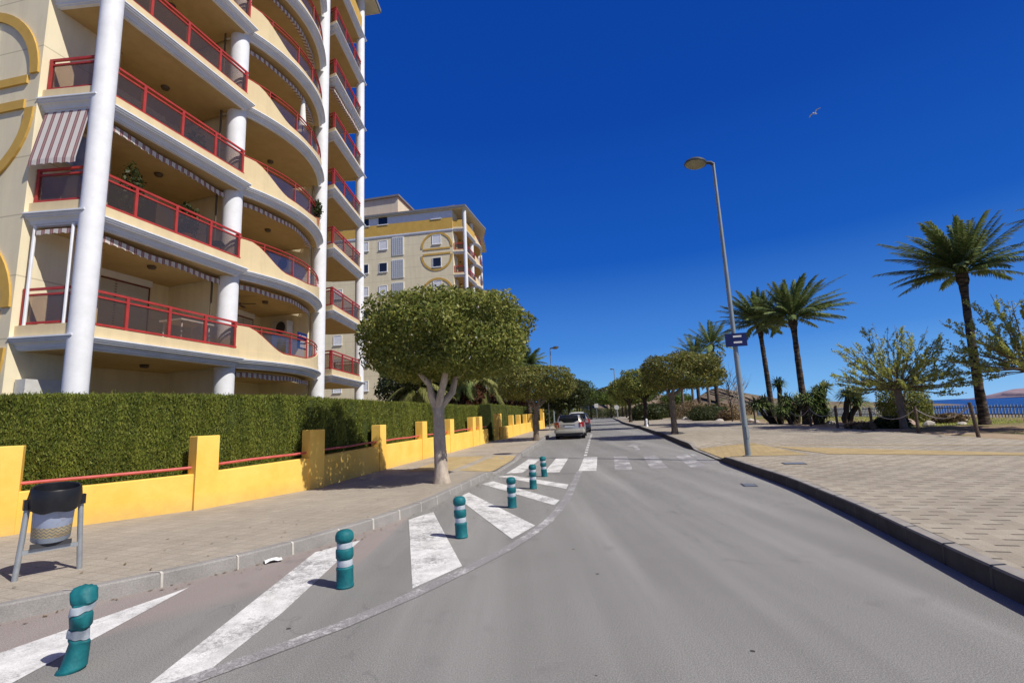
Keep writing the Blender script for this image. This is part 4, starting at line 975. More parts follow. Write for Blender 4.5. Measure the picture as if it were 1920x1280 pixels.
# ------------------------------------------------------------------ trees
def leaf_cloud(n, center, rad, size, pw=2.6, shell=7., seed=0, mat='ficus', lumps=.12, flatb=0., name='foliage', aspect=.5):
    r = np.random.default_rng(seed)
    d = r.normal(size=(n, 3)); d /= np.linalg.norm(d, axis=1)[:, None]
    k = (np.abs(d)**pw).sum(1)**(-1/pw)
    ph = r.uniform(0, 6, (6, 4)); fr = r.uniform(3, 8, (6, 3))*np.sign(r.normal(size=(6, 3)))
    lump = sum(np.sin((d*fr[i]).sum(1)+ph[i, 0]) for i in range(6))/6
    u_ = r.random(n)**(1/shell); rr_ = k*u_*(1+lumps*lump)
    P = d*rr_[:, None]*np.array(rad)+np.array(center)+r.normal(0, size*.5, (n, 3))
    if flatb: P[:, 2] = np.where(P[:, 2] < center[2]-rad[2]*flatb, center[2]-rad[2]*flatb+r.normal(0, .10, n)+.25*np.abs(r.normal(0, .4, n)), P[:, 2])
    # thin holes
    q = np.sin(P[:, 0]*3.1+ph[0, 1])*np.sin(P[:, 1]*3.3+ph[1, 1])*np.sin(P[:, 2]*4.1+ph[2, 1]); keep = (q < .42) | (r.random(n) < .35)
    P, d = P[keep], d[keep]; n = len(P)
    nn = d*.8+r.normal(size=(n, 3))*.75+np.array([0, 0, .25]); nn /= np.linalg.norm(nn, axis=1)[:, None]
    a = np.cross(nn, r.normal(size=(n, 3))); a /= np.linalg.norm(a, axis=1)[:, None]; b_ = np.cross(nn, a)
    s = size*r.uniform(.55, 1.25, n)[:, None]
    V = np.stack([P-a*s, P+b_*s*aspect+nn*s*.15, P+a*s, P-b_*s*aspect+nn*s*.15], 1).reshape(-1, 3)
    return tri_mesh(name, V, np.arange(4*n).reshape(-1, 4), mat)
for q_ in POTS: pot(*q_)
def limb_points(p0, p1, bend, n=6, seed=0):
    r = random.Random(seed); p0, p1 = Vector(p0), Vector(p1); out = []
    for i in range(n+1):
        t = i/n; q = p0.lerp(p1, t); q += Vector((r.uniform(-1, 1), r.uniform(-1, 1), r.uniform(-.4, .4)))*bend*math.sin(t*math.pi); out.append(tuple(q))
    return out
def clipped_tree(label, loc, trunk_h, r0, cc, rad, n, size, seed, mat='ficus', bark='barkpale', lean=(0, 0), group='clipped street trees', pw=2.6, flatb=.75, limbs=6):
    t = thing('clipped_tree', label, 'tree', loc, 0, group); r = random.Random(seed)
    m = MB(); L = Vector((lean[0], lean[1], trunk_h))
    m.tube([(0, 0, -.05), (0, 0, .06), (lean[0]*.1, lean[1]*.1, trunk_h*.12), (lean[0]*.45, lean[1]*.45, trunk_h*.5), (lean[0]*.8, lean[1]*.8, trunk_h*.82), tuple(L)], [r0*1.5, r0*1.32, r0*1.05, r0*.88, r0*.92, r0*1.0], 16)
    m.v = [(x*(1+.07*math.sin(z*5+3*math.atan2(y, x))), y*(1+.07*math.cos(z*4+2*math.atan2(y, x))), z) for x, y, z in m.v]
    for i in range(limbs):
        a = 2*math.pi*i/limbs+r.uniform(-.3, .3); e = (cc[0]+math.cos(a)*rad[0]*.6, cc[1]+math.sin(a)*rad[1]*.6, cc[2]+r.uniform(-.2, .4)*rad[2])
        pts = limb_points((L.x+math.cos(a)*r0*.4, L.y+math.sin(a)*r0*.4, trunk_h-.15), e, .12, 6, seed+i); m.tube(pts, [r0*(.62-.48*k/6) for k in range(7)], 9)
        for j in range(3):
            q = pts[2+j]; a2 = a+r.uniform(-1, 1); m.tube(limb_points(q, (q[0]+math.cos(a2)*rad[0]*.4, q[1]+math.sin(a2)*rad[1]*.4, q[2]+r.uniform(.2, .7)*rad[2]), .06, 4, seed+i*7+j), [r0*(.22-.17*k/4) for k in range(5)], 6)
    m.build('trunk', bark, t, True)
    put('crown', leaf_cloud(n, cc, rad, size, pw, 6., seed, mat, .22, flatb), t)
    return t
clipped_tree('large round clipped street tree with a pale forked trunk, nearest on the left pavement', (-1.90, 12.35, zt(12.35)+.13), 2.05, .165, (.24, .1, 3.66), (2.10, 2.0, 1.14), 46000, .055, 5, 'ficus', lean=(-.06, .1), pw=2.6, flatb=.9, limbs=5)
clipped_tree('second clipped street tree on the left, between the far yellow wall and the silver car', (1.06, 26.9, zt(27)+.14), 1.9, .15, (.15, .3, 3.12), (2.0, 2.0, .92), 14000, .075, 9, 'ficusb', 'bark', pw=3.4, flatb=.9, lean=(.1, 0))
clipped_tree('box-clipped street tree on the right pavement with a flat browned crown', (8.5, 26.5, zt(26.5)+.14), 2.2, .16, (.72, 0, 3.36), (1.93, 1.9, .92), 17000, .075, 15, 'ficusb', 'bark', pw=4.5, flatb=.95)
clipped_tree('second clipped tree on the right, standing just behind the flat-topped one', (10.45, 39.4, zt(39.4)+.14), 2.2, .16, (.0, 0, 3.45), (1.9, 1.9, 1.05), 8000, .10, 21, 'ficus', 'barkdark', pw=3.2, flatb=.9)
clipped_tree('third clipped tree in the right row, next to the thin far lamp', (12.75, 54.6, zt(54.6)+.14), 2.2, .17, (-.1, 0, 3.7), (2.0, 2.0, 1.1), 6000, .13, 22, 'ficus', 'barkdark', pw=3., flatb=.9)
# further round trees
for i, (x, y, h_, rx, rz, mt, lab) in enumerate([
    (3.75, 41, 2.9, 2.0, 1.25, 'darkleaf', 'dark street tree just beyond the second clipped tree on the left'),
    (6.4, 58, 3.6, 2.6, 1.7, 'darkleaf', 'dark round tree above the parked cars'),
    (9.6, 76, 4.6, 2.9, 2.0, 'pine', 'bright green round tree at the end of the left row'),
    (13.8, 105, 4.8, 3.6, 2.4, 'darkleaf', 'dark tree far down the left side of the road'),
    (-4.3, 36.0, 2.9, 2.2, 1.3, 'redleaf', 'reddish dark bush tree behind the far hedge'),
    (-.6, 47.0, 3.0, 2.4, 1.3, 'redleaf', 'reddish dark bush tree beside the small white house'),
    (-6.6, 33.0, 3.6, 2.6, 1.7, 'darkleaf', 'dark shrub tree between the palms and the hedge'),
    (17.6, 75, 3.9, 2.6, 1.6, 'ficus', 'small dark tree at the far end of the right row'),
    (23.5, 104, 4.2, 3.4, 1.8, 'ficus', 'tree on the right kerb far beyond the clipped row')]):
    clipped_tree(lab, (x, y, zt(y)+.1), h_-rz*.7, .15, (0, 0, h_), (rx, rx, rz), 5500, .14, 30+i, mt, 'barkdark', group='trees further along the street', pw=2.2, flatb=.9, limbs=4)
for i, (x, y, h_, rx, rz, mt) in enumerate([(25, 128, 5.0, 4.6, 2.1, 'pine'), (30, 137, 5.4, 5.2, 2.3, 'pine'), (36, 146, 5.6, 5.0, 2.2, 'pine'), (20.5, 133, 5.6, 4.4, 2.6, 'darkleaf'), (41, 158, 6.5, 5.5, 2.4, 'darkleaf'), (31, 165, 7.0, 6, 3.0, 'darkleaf'), (24, 175, 7.4, 6, 3.2, 'darkleaf'), (37, 112, 3.4, 3.8, 2.0, 'pine')]):
    lab = ['bright spreading pine left of the thin far lamp', 'bright spreading pine in the middle of the far road end', 'bright spreading pine furthest right at the road end', 'dark tree beside the most distant lamp', 'dark tree behind the pines on the right', 'large dark tree closing the view down the road', 'dark tree at the very end of the left side', 'low green tree behind the right row'][i]
    clipped_tree(lab, (x, y, zt(y)), h_-rz*.7, .2, (0, 0, h_), (rx, rx, rz), 3600, .26, 50+i, mt, 'barkdark', group='trees closing the end of the road', pw=2., flatb=.6, limbs=4)

# palms
def frond_mesh(L, nl, seed, droop, leaf, width, wind=0.):
    r = np.random.default_rng(seed); V = []; F = []
    ts = np.linspace(0, 1, 14)
    def pos(t): return np.array([L*(t-.10*droop*t*t), 0, L*(-.48*droop*t**2.2)])
    pr = [pos(t) for t in ts]
    for i, p in enumerate(pr):
        w = .035*(1-.85*ts[i]); V += [p+[0, w, 0], p+[0, -w, 0], p+[0, 0, -w]]
    for i in range(13):
        a = i*3; F += [(a, a+1, a+4), (a, a+4, a+3), (a+1, a+2, a+5), (a+1, a+5, a+4), (a+2, a, a+3), (a+2, a+3, a+5)]
    for i in range(nl):
        t = .16+.84*(i+r.random()*.8)/nl; p = pos(min(1, t)); tg = pos(min(1, t)+.01)-pos(min(1, t)-.01); tg /= np.linalg.norm(tg)
        ll = leaf*(.45+.55*math.sin(min(1., t*1.08)*math.pi)**.7)*r.uniform(.85, 1.1)
        for s in (-1, 1):
            side = np.array([0, s, 0]); up = np.cross(tg, [0, 1, 0])*-1
            d = tg*(.62+.35*t)+side*r.uniform(.55, .85)+up*r.uniform(.05, .45)+np.array([0, 0, -.16]); d /= np.linalg.norm(d); wv = np.cross(d, up); wv /= np.linalg.norm(wv)
            o = len(V); V += [p+wv*width*.5, p-wv*width*.5, p+d*ll*.6+wv*width*.4, p+d*ll*.6-wv*width*.4, p+d*ll+np.array([0, 0, -.12*ll])]
            F += [(o, o+1, o+3), (o, o+3, o+2), (o+2, o+3, o+4)]
    return np.array(V), np.array(F)
def palm(name, label, loc, h, r0, L, nf, seed, lean=(0, 0), mat='palm', cat='palm tree', group='tall date palms', droopy=.7, nl=60, leaf=.46, width=.05, e_lo=-4, e_hi=86, bark='palmbark', wind=(0, 0)):
    t = thing(name, label, cat, loc, 0, group); r = random.Random(seed); m = MB(); pts = []; rad = []
    n = 16
    for i in range(n+1):
        s = i/n; pts.append((lean[0]*s**1.4, lean[1]*s**1.4, h*s-.05*(i == 0))); rad.append(r0*(1.25 if i == 0 else 1.0-.3*s)*(1+.05*math.sin(i*2.7))*(1.25 if s > .93 else 1))
    m.tube(pts, rad, 14); top = Vector(pts[-1])
    m.lathe([(r0*.9, -.35), (r0*1.25, -.1), (r0*1.2, .2), (r0*.7, .5), (0, .65)], 14, tuple(top)); m.build('trunk', bark, t, True)
    Vs = []; Fs = []; o = 0
    for k in range(nf):
        q = (k+.5)/nf; el = R(e_hi+(e_lo-e_hi)*q**1.1)+r.uniform(-.12, .12); az_ = k*2.39996+r.uniform(-.2, .2)
        V, F = frond_mesh(L*r.uniform(.82, 1.05)*(.72+.28*min(1, q*2.2))*(1.06-.34*q), nl, seed*100+k, droopy*r.uniform(.6, 1.2)*(.55+.6*math.cos(el)), leaf, width)
        roll = r.uniform(-.5, .5); c_, s_ = math.cos(roll), math.sin(roll); V = V @ np.array([[1, 0, 0], [0, c_, -s_], [0, s_, c_]]).T
        c_, s_ = math.cos(el), math.sin(el); V = V @ np.array([[c_, 0, -s_], [0, 1, 0], [s_, 0, c_]]).T
        c_, s_ = math.cos(az_), math.sin(az_); V = V @ np.array([[c_, -s_, 0], [s_, c_, 0], [0, 0, 1]]).T
        if wind != (0, 0): 
            dd = np.linalg.norm(V, axis=1)[:, None]/L; V = V+np.array([[wind[0], wind[1], 0]])*dd**2
        V = V+np.array([top.x+math.cos(az_)*r0*.5, top.y+math.sin(az_)*r0*.5, top.z+.25]); Vs.append(V); Fs.append(F+o); o += len(V)
    put('crown', tri_mesh('crown', np.concatenate(Vs), np.concatenate(Fs), mat), t)
    return t
palm('date_palm', 'tall leaning date palm beside the rope fence, standing alone on the right', (22.05, 23.3, zt(23.3)+.1), 7.2, .205, 3.75, 84, 1, lean=(.5, .2), wind=(-.5, 0), e_lo=10)
palm('date_palm', 'full headed date palm, the right one of the pair behind the lamp', (18.35, 31.2, zt(31)+.1), 6.6, .215, 3.8, 80, 2, e_lo=6, lean=(.1, .1), wind=(.7, 0))
palm('date_palm', 'slimmer lower date palm, the left one of the pair behind the lamp', (18.6, 35.6, zt(35.6)+.1), 7.0, .20, 3.5, 66, 3, e_lo=0, lean=(-.15, .0), wind=(-.3, 0))
palm('date_palm', 'date palm cut off by the right edge of the photograph', (24.6, 18.6, zt(18.6)+.1), 8.0, .29, 3.6, 60, 4, lean=(-.1, 0))
palm('date_palm', 'distant date palm rising behind the flat-topped tree, right of two', (26.7, 64.5, zt(64.5)), 9.3, .30, 4.4, 34, 5, nl=26, leaf=.7, width=.10)
palm('date_palm', 'distant date palm rising behind the flat-topped tree, left of two', (28.6, 76, zt(76)), 9.4, .30, 4.4, 34, 6, nl=26, leaf=.7, width=.10)
for i, (x, y, h_) in enumerate([(31.6, 92, 8.2), (35, 96, 8.8), (33.3, 84, 7.6)]):
    palm('date_palm', ['pale trunked far palm, leftmost of three in the distance', 'pale trunked far palm, rightmost of three in the distance', 'pale trunked far palm, middle of three in the distance'][i], (x, y, zt(y)), h_, .28, 4.0, 24, 60+i, nl=20, leaf=.8, width=.13, group='far palms in the seafront garden', bark='bark')
palm('fan_palm', 'drooping pale palm behind the hedge, left of the round tree trunk', (-6.1, 31.0, zt(30)), 3.3, .24, 2.6, 44, 7, mat='palmpale', droopy=1.6, leaf=.6, width=.03, e_lo=-50, group='palms behind the left hedge')
palm('fan_palm', 'drooping pale palm behind the hedge, right of the round tree trunk', (-2.75, 36.8, zt(37)), 4.0, .24, 2.8, 46, 8, mat='palmpale', droopy=1.6, leaf=.6, width=.03, e_lo=-50, group='palms behind the left hedge')
palm('fan_palm', 'taller dark palm against the sky above the second clipped tree', (1.3, 45.0, zt(45)), 5.7, .24, 2.6, 44, 9, mat='palm', droopy=1.3, leaf=.6, width=.045, e_lo=-40, group='palms behind the left hedge')
palm('fan_palm', 'dark palm half hidden behind the round tree crown', (-1.1, 41.0, zt(41)), 5.2, .24, 2.7, 44, 10, mat='palm', droopy=1.4, leaf=.6, width=.045, e_lo=-45, group='palms behind the left hedge')
palm('fan_palm', 'dark palm hidden in the middle behind the round tree', (-4.1, 33.5, zt(33)), 4.4, .24, 2.7, 40, 13, mat='palm', droopy=1.4, leaf=.6, width=.03, e_lo=-45, group='palms behind the left hedge')
# yucca-like clumps at the foot of the palms
def yucca(label, loc, stems, seed):
    t = thing('yucca_plant', label, 'plant', loc, 0, 'yuccas at the foot of the palms'); r = random.Random(seed); m = MB(); Vs = []; Fs = []; o = 0
    for (dx, dy, h_, sz) in stems:
        pts = limb_points((dx*.25, dy*.25, -.05), (dx, dy, h_), .08, 6, seed+int(h_*10)); m.tube(pts, [.16, .15, .15, .14, .14, .15, .16], 10)
        rs = np.random.default_rng(seed+int(dx*10)+int(h_*100)); n = 220
        d = rs.normal(size=(n, 3)); d[:, 2] = np.abs(d[:, 2])*.9-.35; d /= np.linalg.norm(d, axis=1)[:, None]
        s = np.cross(d, [0, 0, 1.]); s /= np.linalg.norm(s, axis=1)[:, None]; ll = sz*1.2*rs.uniform(.7, 1.1, n)[:, None]; P = np.array(pts[-1])+rs.normal(0, .08, (n, 3))
        V = np.stack([P-s*.03, P+s*.03, P+d*ll*.6+s*.032+[0, 0, .05*sz], P+d*ll*.6-s*.032+[0, 0, .05*sz], P+d*ll-np.array([0, 0, .22*sz])], 1).reshape(-1, 3); k = np.arange(n)[:, None]*5
        F = np.concatenate([k+[0, 1, 2], k+[0, 2, 3], k+[3, 2, 4]]); Vs.append(V); Fs.append(F+o); o += len(V)
    m.build('stem', 'barkdark', t, True); put('crown', tri_mesh('crown', np.concatenate(Vs), np.concatenate(Fs), 'palm'), t)
yucca('dark yucca clump round the left palm trunk', (18.0, 33.6, zt(33)), [(-.9, .1, 1.5, .75), (-1.5, 0, 1.4, .8), (.2, 0, 2.8, .6), (-.2, -.3, 1.0, .6)], 3)
yucca('bright yucca clump between the two palm trunks', (18.1, 32.0, zt(32)), [(-.3, 0, 1.6, .75), (.5, .1, 1.5, .8), (-.8, -.2, 1.0, .6), (.0, .3, .9, .6)], 4)
yucca('dark yucca clump wrapped round the right palm trunk', (18.5, 30.2, zt(30)), [(-.4, 0, 1.6, .7), (.3, 0, 1.5, .7), (.6, 0, 2.3, .6), (-.1, -.2, .9, .6), (.3, -.2, .8, .6), (.1, 0, 2.0, .6)], 5)
yucca('single leaning yucca standing apart beside the rope fence', (18.6, 28.4, zt(28)), [(.75, 0, 1.75, .8), (1.3, .1, 1.35, .75)], 7)

# open spring trees
def spring_tree(label, loc, fork_h, H, spread, seed, per, lean=(0, 0), nl=70):
    t = thing('spring_tree', label, 'tree', loc, 0, 'small trees with young open foliage'); r = random.Random(seed); m = MB(); segs = []
    m.tube([(0, 0, -.05), (lean[0]*.3, lean[1]*.3, fork_h*.4), (lean[0]*.9, lean[1]*.9, fork_h*.9), (lean[0], lean[1], fork_h+.1)], [.17, .13, .15, .20], 12)
    top = Vector((lean[0], lean[1], fork_h))
    for k in range(nl):
        q = (k+.5)/nl; el = math.asin(min(1, -.05+1.03*q)); az_ = k*2.39996+r.uniform(-.3, .3)
        d = Vector((math.cos(az_)*math.cos(el)*spread, math.sin(az_)*math.cos(el)*spread, math.sin(el)*H)); L = d.length*r.uniform(.72, 1.06); d.normalize()
        p0 = top+Vector((math.cos(az_)*.12, math.sin(az_)*.12, r.uniform(-.1, .15))); pts = []; n = 8; q0 = p0.copy(); dd = (d+Vector((0, 0, -.1))).normalized()
        for i in range(n+1):
            pts.append(q0.copy()); dd = (dd+Vector((r.uniform(-1, 1), r.uniform(-1, 1), r.uniform(-.5, .7)))*.055).normalized(); q0 = q0+dd*L/n
        rad = r.choice((.018, .022, .04)); m.tube([tuple(p) for p in pts], [rad*(1-.1*i) for i in range(n+1)], 5, cap=False)
        segs += [(pts[i], pts[i+1]) for i in range(5, n)]
        for j in range(7):
            i = r.randint(2, n-1); e = pts[i]; td = ((pts[i+1]-pts[i]).normalized()+Vector((r.uniform(-1, 1), r.uniform(-1, 1), r.uniform(-.5, .9)))*.75).normalized(); tl = r.uniform(.3, .75)
            e1 = e+td*tl*.5; e2 = e1+(td+Vector((0, 0, .25))).normalized()*tl*.5; m.tube([tuple(e), tuple(e1), tuple(e2)], [.011, .008, .004], 4, cap=False); segs += [(e, e1), (e1, e2), (e1, e2)]
    m.build('trunk', 'bark', t, True)
    rs = np.random.default_rng(seed); A = np.array([tuple(a) for a, _ in segs]); B = np.array([tuple(b_) for _, b_ in segs]); wgt = rs.random(len(segs))**1.3; wgt /= wgt.sum(); nlv = per
    idx = rs.choice(len(segs), nlv, p=wgt); P = A[idx]+(B-A)[idx]*rs.random(nlv)[:, None]+rs.normal(0, .035, (nlv, 3))
    nn = rs.normal(size=(nlv, 3)); nn /= np.linalg.norm(nn, axis=1)[:, None]; a = np.cross(nn, rs.normal(size=(nlv, 3))); a /= np.linalg.norm(a, axis=1)[:, None]; b_ = np.cross(nn, a); s = rs.uniform(.022, .05, nlv)[:, None]
    V = np.stack([P-a*s, P+b_*s*.7, P+a*s, P-b_*s*.7], 1).reshape(-1, 3); put('crown', tri_mesh('crown', V, np.arange(4*nlv).reshape(-1, 4), 'plane'), t)
spring_tree('open branched tree with young leaves in front of the dark round bush', (18.0, 23.0, zt(23)+.1), 1.95, 3.4, 2.75, 3, 21000)
spring_tree('open branched tree with young leaves at the right edge, beyond the leaning palm', (21.4, 19.9, zt(20)+.1), 2.45, 3.6, 3.0, 8, 25000, lean=(-.3, 0))
def sapling(label, loc, h_, seed, mat='bark'):
    t = thing('bare_tree', label, 'tree', loc, 0, 'leafless trees in the garden'); r = random.Random(seed); m = MB(); m.tube([(0, 0, -.05), (.03, 0, h_*.4), (0, .05, h_*.8)], [.06, .045, .02], 8)
    for k in range(16):
        z = h_*(.25+.5*k/16); a = r.uniform(0, 6.3); L = h_*r.uniform(.25, .5); p = (0, 0, z); q = (math.cos(a)*L*.5, math.sin(a)*L*.5, z+L*.75); m.tube(limb_points(p, q, .05, 4, seed+k), [.022, .018, .014, .01, .006], 5, cap=False)
        for j in range(3): a2 = a+r.uniform(-.8, .8); m.tube(limb_points((q[0]*.6, q[1]*.6, z+L*.45), (q[0]*.6+math.cos(a2)*L*.35, q[1]*.6+math.sin(a2)*L*.35, z+L*(.7+.2*j)), .03, 3, k*5+j), [.012, .009, .007, .004], 4, cap=False)
    m.build('trunk', mat, t, True)
sapling('bare sapling right of the dark round bush', (21.6, 27.2, zt(27)), 2.2, 4)
sapling('bare branched tree left of the tall lamp pole', (18.0, 41, zt(41)), 4.3, 6, 'barkdark')
sapling('pale bare trunk just behind the tall lamp pole', (17.6, 38.6, zt(38)), 3.9, 9, 'barkpale')
def bush(label, loc, rad, mat, n, seed, size=.07, pw=2.):
    t = thing('bush', label, 'bush', loc, 0, 'bushes in the seafront garden')
    put('foliage', leaf_cloud(n, (0, 0, rad[2]*.75), rad, size, pw, 5., seed, mat, .25, 0), t)
    m = MB()
    for k in range(5): a = k*1.3; m.tube([(0, 0, -.05), (math.cos(a)*rad[0]*.4, math.sin(a)*rad[1]*.4, rad[2]*.8)], [.05, .02], 6)
    m.build('stem', 'barkdark', t)
bush('large dark rounded bush behind the open branched tree', (22.3, 28.2, zt(28)+.1), (1.3, 1.3, 1.3), 'ficus', 9000, 71)
for i, (x, y, rx, rz, mt, lab) in enumerate([(18.3, 24.2, .75, .35, 'darkleaf', 'low grey green shrub at the foot of the open branched tree'), (23.0, 26.2, .7, .3, 'dry', 'low scrubby shrub near the bare sapling'), (16.9, 24.3, .6, .22, 'dry', 'brown dry clump at the paving edge by the rope fence'),
    (20.5, 57, 2.3, 1.3, 'dry', 'brown dry bush behind the flat-topped tree'), (20.0, 52, 1.8, .9, 'darkleaf', 'dark green bush right of the flat-topped tree trunk'), (18.0, 47, 1.3, .6, 'darkleaf', 'low dark bush under the distant palms'), (19.5, 45, 1.0, .6, 'dry', 'small dry bush by the pale bare trunk'),
    (16.6, 62, 2.2, 1.2, 'darkleaf', 'dark bush between the clipped trees on the right'), (20.0, 74, 3.0, 1.3, 'darkleaf', 'dark bush far behind the second right tree'), (27, 92, 4., 1.6, 'dry', 'brown scrub on the far right behind the trees'), (22.0, 40, .9, .5, 'dry', 'dry scrub behind the left palm'), (24.0, 62, 3.0, 1.0, 'darkleaf', 'dark scrub below the distant palms'), (30, 70, 4.0, 1.0, 'dry', 'wide dry scrub in front of the low hill'),
    (2.6, 64, 2.4, 1.7, 'darkleaf', 'dark bush filling the gap under the left street trees'), (5.0, 80, 2.8, 1.8, 'darkleaf', 'dark bush behind the parked cars on the left'), (8.5, 100, 3.4, 1.9, 'darkleaf', 'dark bush far along the left pavement'), (-3.0, 72, 3.5, 2.0, 'darkleaf', 'dark bush mass beyond the small white house'), (13, 122, 4.2, 2.0, 'ficus', 'green bush at the left of the far road end'),
    (25, 150, 5.0, 1.7, 'darkleaf', 'dark bush under the most distant lamp'), (33, 155, 5.5, 1.7, 'darkleaf', 'dark bush under the spreading pines'), (41, 168, 6., 1.8, 'dry', 'brown bush under the pines on the right'), (28, 190, 7, 2.2, 'darkleaf', 'dark bush closing the road end'), (40, 190, 7, 2.4, 'ficus', 'green bush closing the road end on the right'), (20, 160, 5, 2.0, 'darkleaf', 'dark bush closing the road end on the left'), (24.5, 82, 3., 1.4, 'darkleaf', 'dark bush beyond the third clipped tree'), (29, 104, 4., 1.6, 'ficus', 'green bush beside the far right pavement')]):
    bush(lab, (x, y, zt(y)+.05), (rx, rx, rz), mt, 3500, 80+i, .09 if y < 60 else .16)

# rope fence
PO = [(16.35, 17.6, 1.30), (16.57, 20.45, 1.18), (16.6, 23.05, 1.12), (16.3, 25.08, 1.19), (17.03, 28.53, 1.19), (17.6, 31.6, 1.1), (17.1, 35.24, 1.06)]
fz = thing('rope_fence', 'weathered wooden posts linked by a sagging pale rope along the paving edge', 'fence', (16.35, 17.6, 0)); o_ = Vector((16.35, 17.6, 0)); tops = []
for i, (x, y, h_) in enumerate(PO):
    lx, ly = ((-.08, .02), (.02, 0), (-.03, 0), (0, .0), (.02, 0), (-.05, 0), (0, 0))[i]; z = zt(y)+.1
    a = Vector((x, y, z))-o_; tp = a+Vector((lx, ly, h_)); tops.append(tp); MB().tube([tuple(a-Vector((0, 0, .1))), tuple(a.lerp(tp, .5)), tuple(tp)], [.062, .058, .055], 9).build('post', 'wood', fz, True)
for i in (0, 1, 3, 4, 5):
    a, b_ = tops[i]-Vector((0, 0, .12)), tops[i+1]-Vector((0, 0, .12)); pts = [tuple(a.lerp(b_, t/12)-Vector((0, 0, .42*4*(t/12)*(1-t/12)))) for t in range(13)]; MB().tube(pts, .02, 6).build('rope', 'rope', fz, True)
# seafront picket fence
pf = thing('picket_fence', 'long grey blue picket fence in front of the sea', 'fence', (29, 14, 0)); m = MB(); rl = MB()
PF = along([(31.5, 14), (28.0, 27.5), (27.0, 37), (27.5, 48), (29.5, 60)], .17)
for i, (x, y) in enumerate(PF):
    z = zt(y)+.14; m.box(x-.03-29, x+.03-29, y-.02-14, y+.02-14, z, z+.74+.02*math.sin(i*1.3), R(20), (x-29, y-14))
m.build('pickets', simple('fence_grey_blue', (.22, .27, .36), (.16, .20, .27), 6, .8), pf, kind='stuff')
for zz in (.2, .6): rl.tube([(x-29, y-14, zt(y)+.14+zz) for x, y in PF[::6]], .025, 6)
rl.build('rails', 'wood', pf)
for i in range(4, len(PF), 18):
    x, y = PF[i]; MB().box(x-.06-29, x+.06-29, y-.06-14, y+.06-14, zt(y)+.05, zt(y)+1.1).build('post', 'wood', pf)
# grass of the seafront garden (uncountable)
n = 26000; rs = np.random.default_rng(5); y = rs.uniform(10, 48, n); x = rs.uniform(18.6, 29, n); keep = (np.sin(x*.8+1)+np.sin(y*.55)+rs.normal(0, .5, n)) > -.2; x, y = x[keep], y[keep]; n = len(x)
P = np.stack([x, y, np.interp(y, ZY, ZZ)+.1], 1); a = rs.uniform(0, 6.3, n); s = np.stack([np.cos(a), np.sin(a), 0*a], 1)*.03; d = np.stack([rs.normal(0, .04, n), rs.normal(0, .04, n), rs.uniform(.05, .13, n)], 1)
go = put('garden_grass', tri_mesh('grass', np.stack([P-s, P+s, P+d], 1).reshape(-1, 3), np.arange(3*n).reshape(-1, 3), 'plane')); go['kind'] = 'stuff'; go['label'] = 'thin green grass in the seafront garden'; go['category'] = 'grass'
# rocks
def rock(label, loc, s, mat, seed):
    r = random.Random(seed); m = MB(); n = 10; prof = [(0, -.1), (.8, -.1), (1, .25), (.8, .7), (.35, .95), (0, 1.0)]; m.lathe(prof, n); m.v = [(x*s*(1+.35*math.sin(seed+3*x+2*z)), y*s*(1+.3*math.cos(seed*2+2*y)), z*s*.75*(1+.3*math.sin(seed+2*x+y))) for x, y, z in m.v]
    o = m.build('rock', mat, None); o.location = loc; o.rotation_euler = (0, 0, seed); tag(o, label, 'rock', 'rocks edging the seafront garden')
RK = [(20.0, 25.6, .5, 'rock', 'large pinkish rock right of the open branched tree trunk'), (20.8, 25.0, .3, 'palerock', 'pale rock beside the large pinkish rock'), (19.3, 26.8, .32, 'rock', 'pinkish rock behind the open branched tree'), (18.3, 26.2, .34, 'palerock', 'pale rock left of the open branched tree'), (17.9, 27.4, .28, 'rock', 'reddish rock between the fence posts'), (19.0, 30.0, .3, 'palerock', 'pale rock at the foot of the single yucca'),
      (18.0, 34.6, .34, 'palerock', 'pale rock under the left palm'), (17.8, 36.6, .3, 'palerock', 'pale rock left of the left palm'), (18.0, 37.8, .36, 'palerock', 'pale rock just right of the lamp pole'), (17.7, 43.0, .35, 'palerock', 'pale rock left of the lamp pole'), (18.3, 48.0, .4, 'palerock', 'pale rock under the distant palms'), (20.6, 34, .5, 'rock', 'reddish rock behind the left palm'), (18.6, 54, .45, 'palerock', 'pale rock right of the flat-topped tree trunk'), (22.2, 24.6, .22, 'palerock', 'small pale rock near the leaning palm')]
for i, (x, y, s, mt, lab) in enumerate(RK): rock(lab, (x, y, zt(y)+.1), s, mt, i*1.7+.4)

# small street things
def flat_cover(name, label, cat, x, y, z, w, d, rz):
    t = thing(name, label, cat, (x, y, z), rz); MB().box(-w/2, w/2, -d/2, d/2, -.05, .008).build('frame', 'dark', t)
    for i in range(5): MB().box(-w/2+.03, w/2-.03, -d/2+.03+i*(d-.06)/5, -d/2+.03+(i+.65)*(d-.06)/5, .008, .013).build('bar', 'steel', t)
flat_cover('inspection_cover', 'rusty square inspection cover in the paving near the tall lamp', 'cover', 6.95, 12.6, zprom(12.6, 3)+.002, .5, .4, R(-15))
flat_cover('road_drain', 'faint road drain beside the right kerb', 'drain', 4.98, 10.9, zt(10.9)-.004, .45, .28, R(75))
pp = MB(); pp.grid([[(i*.05, j*.05, .01+.028*abs(math.sin(i*2.2+j*1.3))) for i in range(5)] for j in range(4)]); o = pp.build('litter_paper', 'paper', None, False); o.location = (-3.22, 6.42, zt(6.4)+.002); o.rotation_euler = (0, 0, .6); tag(o, 'crumpled white paper lying against the left kerb', 'litter')
